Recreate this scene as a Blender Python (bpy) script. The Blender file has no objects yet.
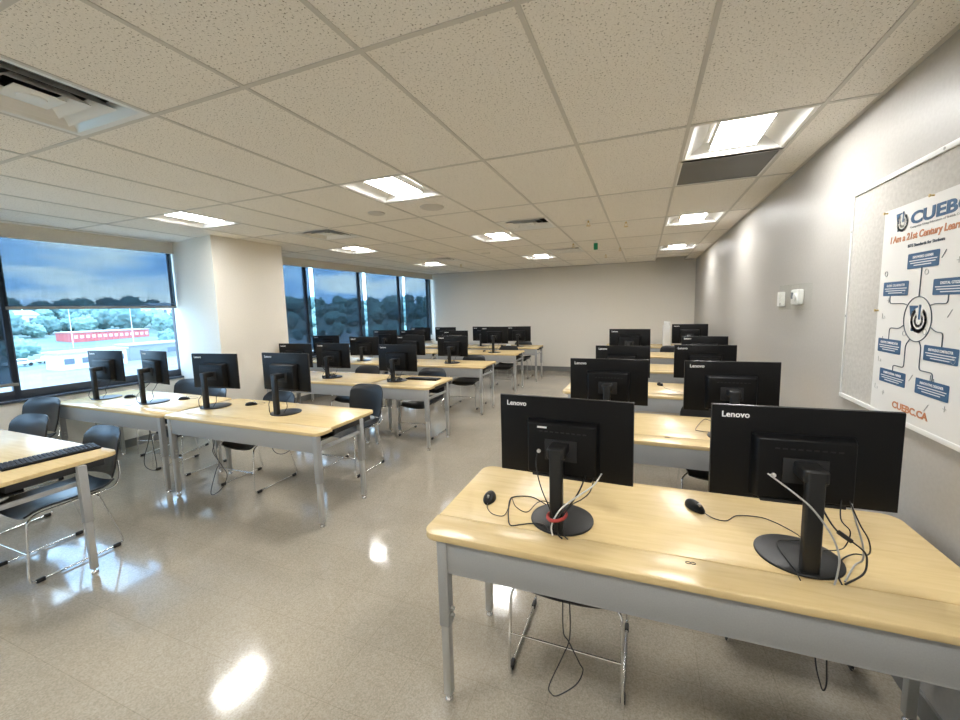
import bpy, bmesh, math, random
from mathutils import Vector, Matrix, noise
random.seed(7)
PI = math.pi
scene = bpy.context.scene
C = bpy.context.collection

# ------------------------------------------------------------------ materials
def mat(name, col=(.5, .5, .5), rough=.5, metal=0.0, spec=.5, emit=None, estr=0.0):
    m = bpy.data.materials.new(name); m.use_nodes = True
    b = m.node_tree.nodes['Principled BSDF']
    b.inputs['Base Color'].default_value = (*col, 1)
    b.inputs['Roughness'].default_value = rough
    b.inputs['Metallic'].default_value = metal
    b.inputs['Specular IOR Level'].default_value = spec
    if emit:
        b.inputs['Emission Color'].default_value = (*emit, 1)
        b.inputs['Emission Strength'].default_value = estr
    return m

class NT:
    def __init__(s, m): s.t = m.node_tree; s.b = s.t.nodes.get('Principled BSDF')
    def n(s, typ, **kw):
        nd = s.t.nodes.new(typ)
        for k, v in kw.items():
            if k in nd.inputs: nd.inputs[k].default_value = v
            else: setattr(nd, k, v)
        return nd
    def l(s, a, ao, b, bi): s.t.links.new(a.outputs[ao], b.inputs[bi])
    def ramp(s, src, so, stops, interp='LINEAR'):
        r = s.t.nodes.new('ShaderNodeValToRGB'); r.color_ramp.interpolation = interp
        e = r.color_ramp.elements
        e[0].position, e[0].color = stops[0][0], (*stops[0][1], 1)
        e[1].position, e[1].color = stops[-1][0], (*stops[-1][1], 1)
        for p, c in stops[1:-1]:
            x = e.new(p); x.color = (*c, 1)
        s.t.links.new(src.outputs[so], r.inputs['Fac']); return r
    def coords(s, kind='Object', scale=(1, 1, 1), loc=(0, 0, 0)):
        tc = s.t.nodes.new('ShaderNodeTexCoord'); mp = s.t.nodes.new('ShaderNodeMapping')
        mp.inputs['Scale'].default_value = scale; mp.inputs['Location'].default_value = loc
        s.t.links.new(tc.outputs[kind], mp.inputs['Vector']); return mp
    def bump(s, src, so, strength, dist=.002):
        bp = s.n('ShaderNodeBump', Strength=strength, Distance=dist)
        s.t.links.new(src.outputs[so], bp.inputs['Height'])
        s.t.links.new(bp.outputs['Normal'], s.b.inputs['Normal']); return bp

def noisy(name, c1, c2, scale, rough=.6, bump=0.0, detail=3, spec=.5, stretch=(1, 1, 1)):
    m = mat(name, c1, rough, spec=spec); t = NT(m)
    mp = t.coords(scale=stretch)
    nz = t.n('ShaderNodeTexNoise', Scale=scale, Detail=detail); t.l(mp, 0, nz, 'Vector')
    r = t.ramp(nz, 'Fac', [(.3, c1), (.7, c2)]); t.l(r, 0, t.b, 'Base Color')
    if bump: t.bump(nz, 'Fac', bump)
    return m

M = {}
M['wall'] = noisy('painted_wall', (.78, .745, .67), (.81, .775, .70), 60, .62, .05, spec=.3)
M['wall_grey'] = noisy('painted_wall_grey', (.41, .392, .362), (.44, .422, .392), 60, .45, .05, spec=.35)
M['board_fabric'] = noisy('tackboard_fabric', (.44, .42, .385), (.53, .51, .47), 55, .9, .3, 5, stretch=(1, 1, 3))
M['white_metal'] = mat('white_metal', (.80, .80, .78), .35)
M['aluminium'] = mat('aluminium_trim', (.78, .78, .76), .3, .6)
M['baseboard'] = mat('baseboard_vinyl', (.20, .20, .19), .45)
M['grey_metal'] = noisy('grey_painted_steel', (.33, .335, .33), (.36, .365, .36), 200, .42, .03)
M['leg_metal'] = mat('light_grey_steel', (.46, .46, .44), .35, .35)
M['chrome'] = mat('chrome', (.82, .82, .82), .12, 1.0)
M['black'] = noisy('black_plastic', (.0035, .0035, .004), (.005, .005, .0055), 400, .42, .02, spec=.22)
M['stand_black'] = noisy('stand_plastic', (.010, .010, .010), (.014, .014, .014), 400, .40, .02, spec=.4)
M['rim'] = mat('bezel_rim', (.09, .09, .09), .18, .5)
M['black_matte'] = mat('black_matte', (.012, .012, .013), .6)
M['seat_black'] = noisy('chair_plastic', (.014, .015, .017), (.020, .021, .023), 350, .33, .05, spec=.55)
M['screen'] = mat('screen_glass', (.006, .006, .008), .12)
M['logo'] = mat('logo_white', (.88, .88, .88), .45)
M['cable_black'] = mat('cable_black', (.012, .012, .012), .5)
M['cable_white'] = mat('cable_white', (.72, .72, .70), .5)
M['cable_grey'] = mat('cable_grey', (.40, .40, .38), .5)
M['red'] = mat('red_strap', (.42, .05, .04), .7)
M['white_plastic'] = mat('white_plastic', (.80, .80, .77), .4)
M['key_grey'] = mat('keycaps', (.03, .03, .035), .5)
M['dark'] = mat('dark_void', (.02, .02, .02), .8)
M['duct'] = mat('duct_metal', (.07, .07, .07), .5, .2)
M['lens_frame'] = mat('fixture_white', (.85, .85, .83), .45)
M['grey_panel'] = mat('grey_return_panel', (.17, .17, .17), .5, .3)
M['window_frame'] = mat('window_frame_dark', (.055, .065, .085), .4, .3)
M['valance'] = noisy('valance_paint', (.62, .59, .53), (.65, .62, .56), 60, .6)
M['paper'] = mat('poster_paper', (.78, .77, .74), .5)
M['ink_blue'] = mat('ink_blue', (.035, .105, .215), .5)
M['ink_orange'] = mat('ink_orange', (.55, .22, .10), .5)
M['ink_dark'] = mat('ink_dark', (.06, .08, .11), .5)
M['ink_faint'] = mat('ink_faint', (.42, .42, .42), .5)
M['ink_white'] = mat('ink_white', (.78, .78, .78), .5)
M['brass'] = mat('pin_brass', (.6, .45, .2), .3, .9)
M['green'] = mat('green_plastic', (.02, .30, .14), .5)
M['lens'] = mat('lamp_lens', (.9, .9, .9), .4, emit=(1.0, .99, .975), estr=24.0)

def maple():
    m = mat('maple_laminate', (.7, .55, .33), .27); t = NT(m)
    mp = t.coords(scale=(.9, 9, 9))
    nz = t.n('ShaderNodeTexNoise', Scale=5.0, Detail=6, Distortion=.6); t.l(mp, 0, nz, 'Vector')
    r = t.ramp(nz, 'Fac', [(.25, (.63, .465, .225)), (.5, (.69, .525, .265)), (.8, (.74, .57, .305))])
    t.l(r, 0, t.b, 'Base Color')
    mp2 = t.coords(scale=(4, 60, 60)); n2 = t.n('ShaderNodeTexNoise', Scale=6.0, Detail=2); t.l(mp2, 0, n2, 'Vector')
    t.bump(n2, 'Fac', .03, .001)
    return m
M['maple'] = maple()
M['maple_edge'] = noisy('maple_edge', (.62, .455, .21), (.69, .51, .26), 30, .4)

def floor_mat():
    m = mat('vinyl_floor_tiles', (.3, .28, .25), .13, spec=.55); t = NT(m)
    mp = t.coords('Object')
    n1 = t.n('ShaderNodeTexNoise', Scale=150.0, Detail=3); t.l(mp, 0, n1, 'Vector')
    n2 = t.n('ShaderNodeTexNoise', Scale=1.4, Detail=3); t.l(mp, 0, n2, 'Vector')
    r1 = t.ramp(n1, 'Fac', [(.32, (.325, .287, .228)), (.5, (.395, .352, .283)), (.72, (.465, .422, .35))])
    r2 = t.ramp(n2, 'Fac', [(.3, (.86, .86, .86)), (.7, (1.06, 1.05, 1.03))])
    mx = t.n('ShaderNodeMix', data_type='RGBA', blend_type='MULTIPLY'); mx.inputs[0].default_value = 1
    t.t.links.new(r1.outputs[0], mx.inputs[6]); t.t.links.new(r2.outputs[0], mx.inputs[7])
    mpb = t.coords('Object', loc=(.965, -1.15, 0))
    br = t.n('ShaderNodeTexBrick', Scale=1.0, offset=0.0, squash=1.0)
    br.inputs['Mortar Size'].default_value = .0011; br.inputs['Mortar Smooth'].default_value = .3
    br.inputs['Brick Width'].default_value = .3048; br.inputs['Row Height'].default_value = .3048
    br.inputs['Color1'].default_value = (.985, .985, .985, 1); br.inputs['Color2'].default_value = (1.015, 1.013, 1.01, 1)
    br.inputs['Mortar'].default_value = (.74, .72, .69, 1)
    t.l(mpb, 0, br, 'Vector')
    m2 = t.n('ShaderNodeMix', data_type='RGBA', blend_type='MULTIPLY'); m2.inputs[0].default_value = 1
    t.t.links.new(mx.outputs[2], m2.inputs[6]); t.t.links.new(br.outputs['Color'], m2.inputs[7])
    t.t.links.new(m2.outputs[2], t.b.inputs['Base Color'])
    n3 = t.n('ShaderNodeTexNoise', Scale=7.0, Detail=4); t.l(mp, 0, n3, 'Vector')
    r3 = t.ramp(n3, 'Fac', [(.3, (.07, .07, .07)), (.75, (.17, .17, .17))]); t.l(r3, 0, t.b, 'Roughness')
    n4 = t.n('ShaderNodeTexNoise', Scale=26.0, Detail=2); t.l(mp, 0, n4, 'Vector')
    t.bump(n4, 'Fac', .03, .004)
    t.b.inputs['Coat Weight'].default_value = .35; t.b.inputs['Coat Roughness'].default_value = .06
    return m
M['floor'] = floor_mat()

def tile_mat():
    m = mat('fissured_ceiling_tile', (.6, .58, .54), .9, spec=.15); t = NT(m)
    mp = t.coords('Object')
    v = t.n('ShaderNodeTexNoise', Scale=125.0, Detail=2.0); t.l(mp, 0, v, 'Vector')
    pits = t.ramp(v, 'Fac', [(.325, (.30, .28, .24)), (.385, (1, 1, 1))])
    n = t.n('ShaderNodeTexNoise', Scale=160.0, Detail=3.0); t.l(mp, 0, n, 'Vector')
    base = t.ramp(n, 'Fac', [(.3, (.82, .79, .74)), (.7, (.91, .885, .84))])
    mx = t.n('ShaderNodeMix', data_type='RGBA', blend_type='MULTIPLY'); mx.inputs[0].default_value = 1
    t.t.links.new(base.outputs[0], mx.inputs[6]); t.t.links.new(pits.outputs[0], mx.inputs[7])
    t.t.links.new(mx.outputs[2], t.b.inputs['Base Color'])
    t.bump(v, 'Fac', .5, .003)
    return m
M['tile'] = tile_mat()
M['grid'] = mat('ceiling_grid_paint', (.60, .58, .54), .5)

def glass_mat(name, tint, refl):
    m = bpy.data.materials.new(name); m.use_nodes = True; nt = m.node_tree; nt.nodes.clear()
    o = nt.nodes.new('ShaderNodeOutputMaterial'); mx = nt.nodes.new('ShaderNodeMixShader')
    tr = nt.nodes.new('ShaderNodeBsdfTransparent'); tr.inputs[0].default_value = (*tint, 1)
    gl = nt.nodes.new('ShaderNodeBsdfGlossy'); gl.inputs['Roughness'].default_value = .02
    mx.inputs[0].default_value = refl
    nt.links.new(tr.outputs[0], mx.inputs[1]); nt.links.new(gl.outputs[0], mx.inputs[2]); nt.links.new(mx.outputs[0], o.inputs[0])
    return m
M['glass'] = glass_mat('window_glass', (.90, .96, .98), .04)
M['clear'] = glass_mat('clear_plastic', (.985, .99, .985), .035)

def shade_mat():
    m = bpy.data.materials.new('solar_shade_weave'); m.use_nodes = True; nt = m.node_tree; nt.nodes.clear(); t = NT(m)
    o = nt.nodes.new('ShaderNodeOutputMaterial'); mx = nt.nodes.new('ShaderNodeMixShader')
    tr = nt.nodes.new('ShaderNodeBsdfTransparent'); df = nt.nodes.new('ShaderNodeBsdfDiffuse')
    df.inputs[0].default_value = (.10, .12, .15, 1)
    mp = t.coords('Object', scale=(1, 1, .04))
    nz = t.n('ShaderNodeTexNoise', Scale=70.0, Detail=2); t.l(mp, 0, nz, 'Vector')
    r = t.ramp(nz, 'Fac', [(.3, (.29, .335, .37)), (.7, (.34, .385, .42))])
    t.l(r, 0, tr, 0)
    mx.inputs[0].default_value = .22
    nt.links.new(tr.outputs[0], mx.inputs[1]); nt.links.new(df.outputs[0], mx.inputs[2]); nt.links.new(mx.outputs[0], o.inputs[0])
    return m
M['shade'] = shade_mat()
M['tree'] = noisy('tree_leaves', (.13, .25, .24), (.27, .42, .38), .9, .9, detail=5)
M['tree_dark'] = noisy('tree_leaves_dark', (.08, .17, .18), (.19, .31, .30), .9, .9, detail=5)
M['trunk'] = mat('tree_trunk', (.12, .09, .06), .9)
M['grass'] = noisy('ground_cover', (.08, .15, .14), (.19, .26, .26), .05, .95, detail=6)
M['asphalt'] = noisy('pale_asphalt', (.19, .22, .24), (.24, .27, .29), .2, .9)
M['brick_red'] = noisy('red_cladding', (.50, .09, .10), (.56, .17, .17), .6, .8, stretch=(1, 3, .2))
M['far_white'] = mat('far_white_wall', (.60, .60, .60), .8)
M['far_dark'] = mat('far_dark_glass', (.10, .13, .17), .4)
M['far_roof'] = mat('far_grey_roof', (.45, .46, .48), .8)

# ------------------------------------------------------------------ geometry helpers
def finish(name, bm, m, parent=None, smooth=40, loc=None):
    bmesh.ops.recalc_face_normals(bm, faces=bm.faces[:])
    me = bpy.data.meshes.new(name); bm.to_mesh(me); bm.free()
    if smooth:
        for p in me.polygons: p.use_smooth = True
        me.set_sharp_from_angle(angle=math.radians(smooth))
    if m is not None: me.materials.append(M[m] if isinstance(m, str) else m)
    o = bpy.data.objects.new(name, me); C.objects.link(o)
    if parent is not None: o.parent = parent
    if loc: o.location = loc
    return o

def add_box(bm, lo, hi, bev=0.0, seg=2, M4=None):
    t = bmesh.new()
    bmesh.ops.create_cube(t, size=1)
    lo, hi = Vector(lo), Vector(hi); c = (lo + hi) / 2; s = hi - lo
    for v in t.verts: v.co = Vector((v.co.x * s.x, v.co.y * s.y, v.co.z * s.z)) + c
    if bev: bmesh.ops.bevel(t, geom=t.edges[:], offset=bev, segments=seg, profile=.5, affect='EDGES')
    merge(bm, t, M4)

def merge(bm, t, M4=None):
    if M4 is not None: bmesh.ops.transform(t, matrix=M4, verts=t.verts[:])
    me = bpy.data.meshes.new('tmp'); t.to_mesh(me); t.free(); bm.from_mesh(me); bpy.data.meshes.remove(me)

def add_prism(bm, pts, z0, z1, bev=0.0, seg=2, M4=None):
    """outline (x, y) extruded between z0 and z1; bev rounds the top and bottom rims"""
    t = bmesh.new()
    vs = [t.verts.new((x, y, z0)) for x, y in pts]
    f = t.faces.new(vs)
    r = bmesh.ops.extrude_face_region(t, geom=[f])
    for v in r['geom']:
        if isinstance(v, bmesh.types.BMVert): v.co.z = z1
    if bev:
        es = [e for e in t.edges if abs(e.verts[0].co.z - e.verts[1].co.z) < 1e-6]
        bmesh.ops.bevel(t, geom=es, offset=bev, segments=seg, profile=.5, affect='EDGES')
    merge(bm, t, M4)

def rrect(x0, y0, x1, y1, r, n=6, which=(1, 1, 1, 1)):
    out = []
    for i, (cx, cy, a) in enumerate(((x0 + r, y0 + r, PI), (x1 - r, y0 + r, 1.5 * PI), (x1 - r, y1 - r, 0), (x0 + r, y1 - r, .5 * PI))):
        if not which[i]:
            out.append(((x0, y0), (x1, y0), (x1, y1), (x0, y1))[i]); continue
        for k in range(n + 1):
            t = a + k / n * PI / 2
            out.append((cx + r * math.cos(t), cy + r * math.sin(t)))
    return out

def add_cyl(bm, p0, p1, r0, r1=None, n=16):
    r1 = r0 if r1 is None else r1
    p0, p1 = Vector(p0), Vector(p1); d = p1 - p0
    t = bmesh.new()
    bmesh.ops.create_cone(t, cap_ends=True, segments=n, radius1=r0, radius2=r1, depth=d.length)
    q = d.to_track_quat('Z', 'Y').to_matrix().to_4x4()
    merge(bm, t, Matrix.Translation((p0 + p1) / 2) @ q)

def add_lathe(bm, prof, n=24, M4=None):
    t = bmesh.new(); rings = []
    for r, z in prof:
        rings.append([t.verts.new((r * math.cos(2 * PI * k / n), r * math.sin(2 * PI * k / n), z)) for k in range(n)] if r > 1e-6 else [t.verts.new((0, 0, z))])
    for a, b in zip(rings, rings[1:]):
        for k in range(n):
            k2 = (k + 1) % n
            if len(a) == 1 and len(b) == 1: continue
            if len(a) == 1: t.faces.new((a[0], b[k], b[k2]))
            elif len(b) == 1: t.faces.new((a[k], a[k2], b[0]))
            else: t.faces.new((a[k], a[k2], b[k2], b[k]))
    merge(bm, t, M4)

def catmull(pts, n=6):
    P = [Vector(p) for p in pts]
    if len(P) < 3: return P
    P = [2 * P[0] - P[1]] + P + [2 * P[-1] - P[-2]]
    out = []
    for i in range(1, len(P) - 2):
        for k in range(n):
            t = k / n; a, b, c, d = P[i - 1], P[i], P[i + 1], P[i + 2]
            out.append(.5 * (2 * b + (c - a) * t + (2 * a - 5 * b + 4 * c - d) * t * t + (3 * b - a - 3 * c + d) * t ** 3))
    out.append(P[-2]); return out

def fillet(pts, r, n=5):
    P = [Vector(p) for p in pts]; out = [P[0]]
    for a, b, c in zip(P, P[1:], P[2:]):
        u, v = (a - b), (c - b); d = min(r, u.length * .45, v.length * .45)
        s, e = b + u.normalized() * d, b + v.normalized() * d
        for k in range(n + 1):
            t = k / n; out.append((1 - t) ** 2 * s + 2 * t * (1 - t) * b + t * t * e)
    out.append(P[-1]); return out

def add_tube(bm, path, r, n=8, caps=True):
    P = [Vector(p) for p in path]
    Q = [P[0]]
    for p in P[1:]:
        if (p - Q[-1]).length > 1e-5: Q.append(p)
    P = Q; rings = []; up = None
    for i, p in enumerate(P):
        d = (P[min(i + 1, len(P) - 1)] - P[max(i - 1, 0)]).normalized()
        if up is None:
            up = Vector((0, 0, 1)) if abs(d.z) < .9 else Vector((1, 0, 0))
        x = d.cross(up)
        if x.length < 1e-4: x = d.cross(Vector((.3, .9, .2)))
        x.normalize(); up = x.cross(d).normalized()
        rings.append([bm.verts.new(p + r * (math.cos(2 * PI * k / n) * x + math.sin(2 * PI * k / n) * up)) for k in range(n)])
    for a, b in zip(rings, rings[1:]):
        for k in range(n): bm.faces.new((a[k], a[(k + 1) % n], b[(k + 1) % n], b[k]))
    if caps:
        bm.faces.new(rings[0][::-1]); bm.faces.new(rings[-1])

def add_shell(bm, fn, nu, nv, th):
    """surface fn(u, v) -> Vector, u, v in 0..1, thickened by th along its normal"""
    g = [[Vector(fn(i / nu, j / nv)) for j in range(nv + 1)] for i in range(nu + 1)]
    nrm = [[None] * (nv + 1) for _ in range(nu + 1)]
    for i in range(nu + 1):
        for j in range(nv + 1):
            du = g[min(i + 1, nu)][j] - g[max(i - 1, 0)][j]; dv = g[i][min(j + 1, nv)] - g[i][max(j - 1, 0)]
            nn = du.cross(dv); nrm[i][j] = nn.normalized() if nn.length > 1e-9 else Vector((0, 0, 1))
    A = [[bm.verts.new(g[i][j] + nrm[i][j] * th / 2) for j in range(nv + 1)] for i in range(nu + 1)]
    B = [[bm.verts.new(g[i][j] - nrm[i][j] * th / 2) for j in range(nv + 1)] for i in range(nu + 1)]
    for i in range(nu):
        for j in range(nv):
            bm.faces.new((A[i][j], A[i + 1][j], A[i + 1][j + 1], A[i][j + 1]))
            bm.faces.new((B[i][j], B[i][j + 1], B[i + 1][j + 1], B[i + 1][j]))
    for i in range(nu):
        bm.faces.new((A[i][0], B[i][0], B[i + 1][0], A[i + 1][0])); bm.faces.new((A[i][nv], A[i + 1][nv], B[i + 1][nv], B[i][nv]))
    for j in range(nv):
        bm.faces.new((A[0][j], A[0][j + 1], B[0][j + 1], B[0][j])); bm.faces.new((A[nu][j], B[nu][j], B[nu][j + 1], A[nu][j + 1]))

def boxes(name, m, parent, *bs, smooth=40):
    bm = bmesh.new()
    for b in bs: add_box(bm, *b)
    return finish(name, bm, m, parent, smooth)

def tag(o, label=None, cat=None, group=None, kind=None):
    if label: o['label'] = label
    if cat: o['category'] = cat
    if group: o['group'] = group
    if kind: o['kind'] = kind
    return o
def thing(name, label, cat, loc=(0, 0, 0), rotz=0.0, group=None):
    o = bpy.data.objects.new(name, None); C.objects.link(o); o.empty_display_size = .05
    o.location = loc; o.rotation_euler = (0, 0, rotz)
    return tag(o, label, cat, group)
def struct(o): o['kind'] = 'structure'; return o
def dup(o, parent=None):
    kids = list(o.children)
    c = o.copy(); C.objects.link(c)
    if parent is not None: c.parent = parent
    for k in kids: dup(k, c)
    return c
def text_obj(name, s, size, m, parent, loc, bold=0.0, width=None, align='LEFT', shear=0.0, depth=.0006, rot=None):
    cu = bpy.data.curves.new(name, 'FONT'); cu.body = s; cu.size = size; cu.offset = bold * size
    cu.extrude = depth; cu.align_x = align; cu.shear = shear; cu.resolution_u = 3
    t = bpy.data.objects.new(name, cu); C.objects.link(t)
    dg = bpy.context.evaluated_depsgraph_get(); dg.update()
    me = bpy.data.meshes.new_from_object(t.evaluated_get(dg))
    bpy.data.objects.remove(t); bpy.data.curves.remove(cu)
    xs = [v.co.x for v in me.vertices]
    if width:
        k = width / (max(xs) - min(xs)); x0 = min(xs)
        for v in me.vertices: v.co.x = (v.co.x - (x0 if align == 'LEFT' else (min(xs) + max(xs)) / 2)) * k
    me.materials.clear(); me.materials.append(M[m]); me.name = name
    o = bpy.data.objects.new(name, me); C.objects.link(o); o.parent = parent; o.location = loc
    if rot: o.rotation_euler = rot
    return o

# ------------------------------------------------------------------ camera (measured from the photograph)
f_px, yaw, pit, rol = 396.85, -.3678, -.1073, -.0241
CAM_Z = 1.60
W = Vector((math.sin(yaw) * math.cos(pit), math.cos(yaw) * math.cos(pit), math.sin(pit)))
r0 = W.cross(Vector((0, 0, 1))).normalized(); u0 = r0.cross(W)
R = math.cos(rol) * r0 + math.sin(rol) * u0; U = -math.sin(rol) * r0 + math.cos(rol) * u0
cam = bpy.data.cameras.new('camera'); co = bpy.data.objects.new('camera', cam); C.objects.link(co)
co.matrix_world = Matrix(((R.x, U.x, -W.x, 0), (R.y, U.y, -W.y, 0), (R.z, U.z, -W.z, CAM_Z), (0, 0, 0, 1)))
cam.sensor_width = 36; cam.lens = f_px / 960 * 36
cam.shift_x = (480 - 491.66) / 960; cam.shift_y = (350.59 - 360) / 960
cam.clip_start = .02; cam.clip_end = 2000
scene.camera = co
T = .6096
FZ = -.05        # floor level while building; the whole scene is lifted to z = 0 at the end
CEIL = 2.568
XR, YF, YB = 1.052, 9.98, -1.3
def gx(k): return (1.3472 - k) * T
def gy(r): return (r + 2.17) * T

# window wall frame: s runs along the wall, d is inward, both horizontal
O = Vector((-6.12, 2.5, 0)); _d = Vector((.0616, 1, 0)).normalized(); _n = Vector((_d.y, -_d.x, 0))
WM = Matrix(((_d.x, _n.x, 0, O.x), (_d.y, _n.y, 0, O.y), (0, 0, 1, 0), (0, 0, 0, 1)))
def s_of_y(y): return (y - O.y) / _d.y
def xw(y): return O.x + _d.x * s_of_y(y)

# ------------------------------------------------------------------ room shell
struct(boxes('floor', 'floor', None, ((-6.45, YB - .1, FZ - .08), (XR + .1, YF + .1, FZ)), smooth=0))
struct(boxes('wall_right', 'wall_grey', None, ((XR, YB - .1, FZ), (XR + .15, YF + .15, 3.0)), smooth=0))
struct(boxes('wall_far', 'wall', None, ((-5.75, YF, FZ), (XR, YF + .15, 3.0)), smooth=0))
struct(boxes('wall_back', 'wall', None, ((-6.5, YB - .15, FZ), (XR + .15, YB, 3.0)), smooth=0))
S0, S1 = s_of_y(YB), s_of_y(YF)
SILL, HEAD = .755, 2.565
sp0, sp1 = s_of_y(3.62), s_of_y(4.44)
bm = bmesh.new()
for a in (((S0 - .2, -.14, FZ), (S1 + .2, 0, SILL)), ((S0 - .2, -.14, HEAD), (S1 + .2, 0, 3.0)), ((sp0, -.14, SILL), (sp1, 0, HEAD)), ((S0 - .2, -.14, SILL), (S0 + .3, 0, HEAD)), ((S1 - .03, -.14, SILL), (S1 + .2, 0, HEAD))):
    add_box(bm, *a)
w = finish('wall_left', bm, 'wall', None, 0); w.matrix_world = WM; struct(w)
# pillar between the windows
bm = bmesh.new(); add_prism(bm, [(-4.95, 3.41), (-4.95, 4.43), (xw(4.45) - .05, 4.45), (xw(3.62) - .05, 3.605)], FZ, 2.6)
struct(finish('pillar', bm, 'wall', None, 0))
struct(boxes('roof_light_block', 'dark', None, ((-6.6, YB - .2, 3.0), (XR + .2, YF + .2, 3.1)), smooth=0))  # unseen roof slab, added to stop sky light leaking in from above
# baseboards
struct(boxes('baseboard_right', 'baseboard', None, ((XR - .012, YB, FZ), (XR, YF, FZ + .10)), smooth=0))
struct(boxes('baseboard_far', 'baseboard', None, ((-5.66, YF - .012, FZ), (XR - .012, YF, FZ + .12)), smooth=0))
bm = bmesh.new(); add_box(bm, (S0, 0, FZ), (sp0, .012, FZ + .10)); add_box(bm, (sp1, 0, FZ), (S1 - .02, .012, FZ + .10))
w = finish('baseboard_left', bm, 'baseboard', None, 0); w.matrix_world = WM; struct(w)
bm = bmesh.new(); add_box(bm, (-4.95, 3.41, FZ), (-4.938, 4.43, FZ + .10))
struct(finish('baseboard_pillar', bm, 'baseboard', None, 0))

# ceiling: tiles as one slab with openings where lights and diffusers sit
lights = [(k, r) for r in (-2, 2, 6, 10) for k in (0, 4, 8)]  # row nearest the camera is unseen, added to light the near end
vents = [(5, -1), (7, 4), (3, 5), (7, 9), (3, 9)]
panel_cells = [(0, 3)]
slot = [(0, 13), ]
holes = set(lights) | set(vents) | set(panel_cells)
xs = [XR] + [gx(k) for k in range(0, 13)]
rows = list(range(-6, 14))
bm = bmesh.new()
def cell(x0, x1, y0, y1): add_box(bm, (x0, y0, CEIL), (x1, y1, CEIL + .016))
for i in range(len(xs) - 1):
    k = i - 1                       # tile column k lies between gx(k) and gx(k+1)
    x1, x0 = xs[i], xs[i + 1]
    run = None
    for r in rows:
        ya, yb = max(gy(r), YB), min(gy(r + 1), YF)
        if yb <= ya: continue
        if (k, r) in holes or (k == 0 and ya > 9.18):
            if run: cell(x0, x1, *run); run = None
            continue
        if run is None: run = (ya, yb)
        else: run = (run[0], yb)
    if run: cell(x0, x1, *run)
struct(finish('ceiling', bm, 'tile', None, 0))
bm = bmesh.new()
gh = .010
for k in range(0, 13):
    add_box(bm, (gx(k) - gh, YB, CEIL - .004), (gx(k) + gh, YF, CEIL + .03))
for r in range(-6, 14, 2):
    y = gy(r)
    if YB < y < YF: add_box(bm, (-6.1, y - gh, CEIL - .0042), (XR, y + gh, CEIL + .029))
for k, r in lights + vents + panel_cells:
    for q in (r, r + 1):
        if q % 2: add_box(bm, (gx(k + 1), gy(q) - gh, CEIL - .0041), (gx(k), gy(q) + gh, CEIL + .0285))
add_box(bm, (XR - .02, YB, CEIL - .003), (XR, YF, CEIL + .02)); add_box(bm, (-5.68, YF - .02, CEIL - .003), (gx(1), YF, CEIL + .02))
add_box(bm, (gx(0), YF - .02, CEIL - .003), (XR - .02, YF, CEIL + .02))
add_box(bm, (gx(1) - gh, 9.165, CEIL - .0035), (gx(0) + gh, 9.19, CEIL + .03))
struct(finish('ceiling_grid', bm, 'grid', None, 0))

# ------------------------------------------------------------------ window wall: windows, valance, shades
def window(name, s0, s1, mull):
    root = bpy.data.objects.new(name, None); C.objects.link(root); root.matrix_world = WM; root['kind'] = 'structure'
    bm = bmesh.new(); d0, d1 = -.13, -.075
    add_box(bm, (s0, d0, SILL), (s1, d1, SILL + .09), .004); add_box(bm, (s0, d0, HEAD - .03), (s1, d1, HEAD), .004)
    for m_ in mull: add_box(bm, (m_ - .026, d0, SILL), (m_ + .026, d1, HEAD), .004)
    for e in (s0, s1 - .012): add_box(bm, (e, d0, SILL), (e + .012, d1, HEAD), .004)
    finish('frame', bm, 'window_frame', root)
    boxes('sill', 'window_frame', root, ((s0, -.135, SILL - .025), (s1, .03, SILL), .006))
    ed = [s0] + list(mull) + [s1]
    for a, b in zip(ed, ed[1:]):
        boxes('pane', 'glass', root, ((a + .03, -.112, SILL + .08), (b - .03, -.106, HEAD - .04)), smooth=0)
    return root
m1 = [s_of_y(.62), s_of_y(2.07)]
m2 = [s_of_y(5.84), s_of_y(7.25), s_of_y(8.66)]
window('window_1', S0 + .3, sp0, m1)
window('window_2', sp1, S1 - .03, m2)
for n, a, b in (('valance_box', S0, sp0 - .02), ('valance_box', sp1 + .02, S1 - .02)):
    bm = bmesh.new(); add_box(bm, (a, .085, 2.435), (b, .105, CEIL)); add_box(bm, (a, .0, CEIL - .02), (b, .085, CEIL - .001)); add_box(bm, (a, .08, 2.425), (b, .115, 2.445), .003)
    w = finish('trim_1' if a == S0 else 'trim_2', bm, 'valance', None, 0); w.matrix_world = WM; struct(w)
shade_defs = [
    (m1[0] + .05, m1[1] - .02, .93, 'long grey solar shade drawn almost to the sill in the cropped window bay', 'shade'),
    (m1[1] - .03, sp0 - .04, 1.72, 'grey solar shade raised halfway, above the view of the red building', 'shade'),
    (sp1 + .02, m2[0] - .02, .90, 'narrow-looking lowered grey shade next to the far face of the pillar', 'shade'),
    (m2[0] + .068, m2[1] - .02, .90, 'lowered grey shade in the second bay past the pillar', 'shade'),
    (m2[1] + .068, m2[2] - .02, .90, 'lowered grey shade in the third bay past the pillar', 'shade'),
    (m2[2] + .068, S1 - .08, .90, 'lowered grey shade in the last bay, against the far wall', 'shade')]
for a, b, zb, lab, cat in shade_defs:
    root = thing('roller_shade', lab, cat, group='solar roller shades on the window wall'); root.matrix_world = WM @ Matrix.Translation((a, .05, zb))
    wd = b - a
    boxes('fabric', 'shade', root, ((0, -.0008, 0), (wd, .0008, 2.47 - zb)), smooth=0)
    bm = bmesh.new(); add_box(bm, (0, -.008, -.02), (wd, .008, .012), .003); finish('bottom_bar', bm, 'baseboard', root)
    bm = bmesh.new(); add_cyl(bm, (.01, 0, 2.495 - zb), (wd - .01, 0, 2.495 - zb), .026); finish('roller_tube', bm, 'aluminium', root)

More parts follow.
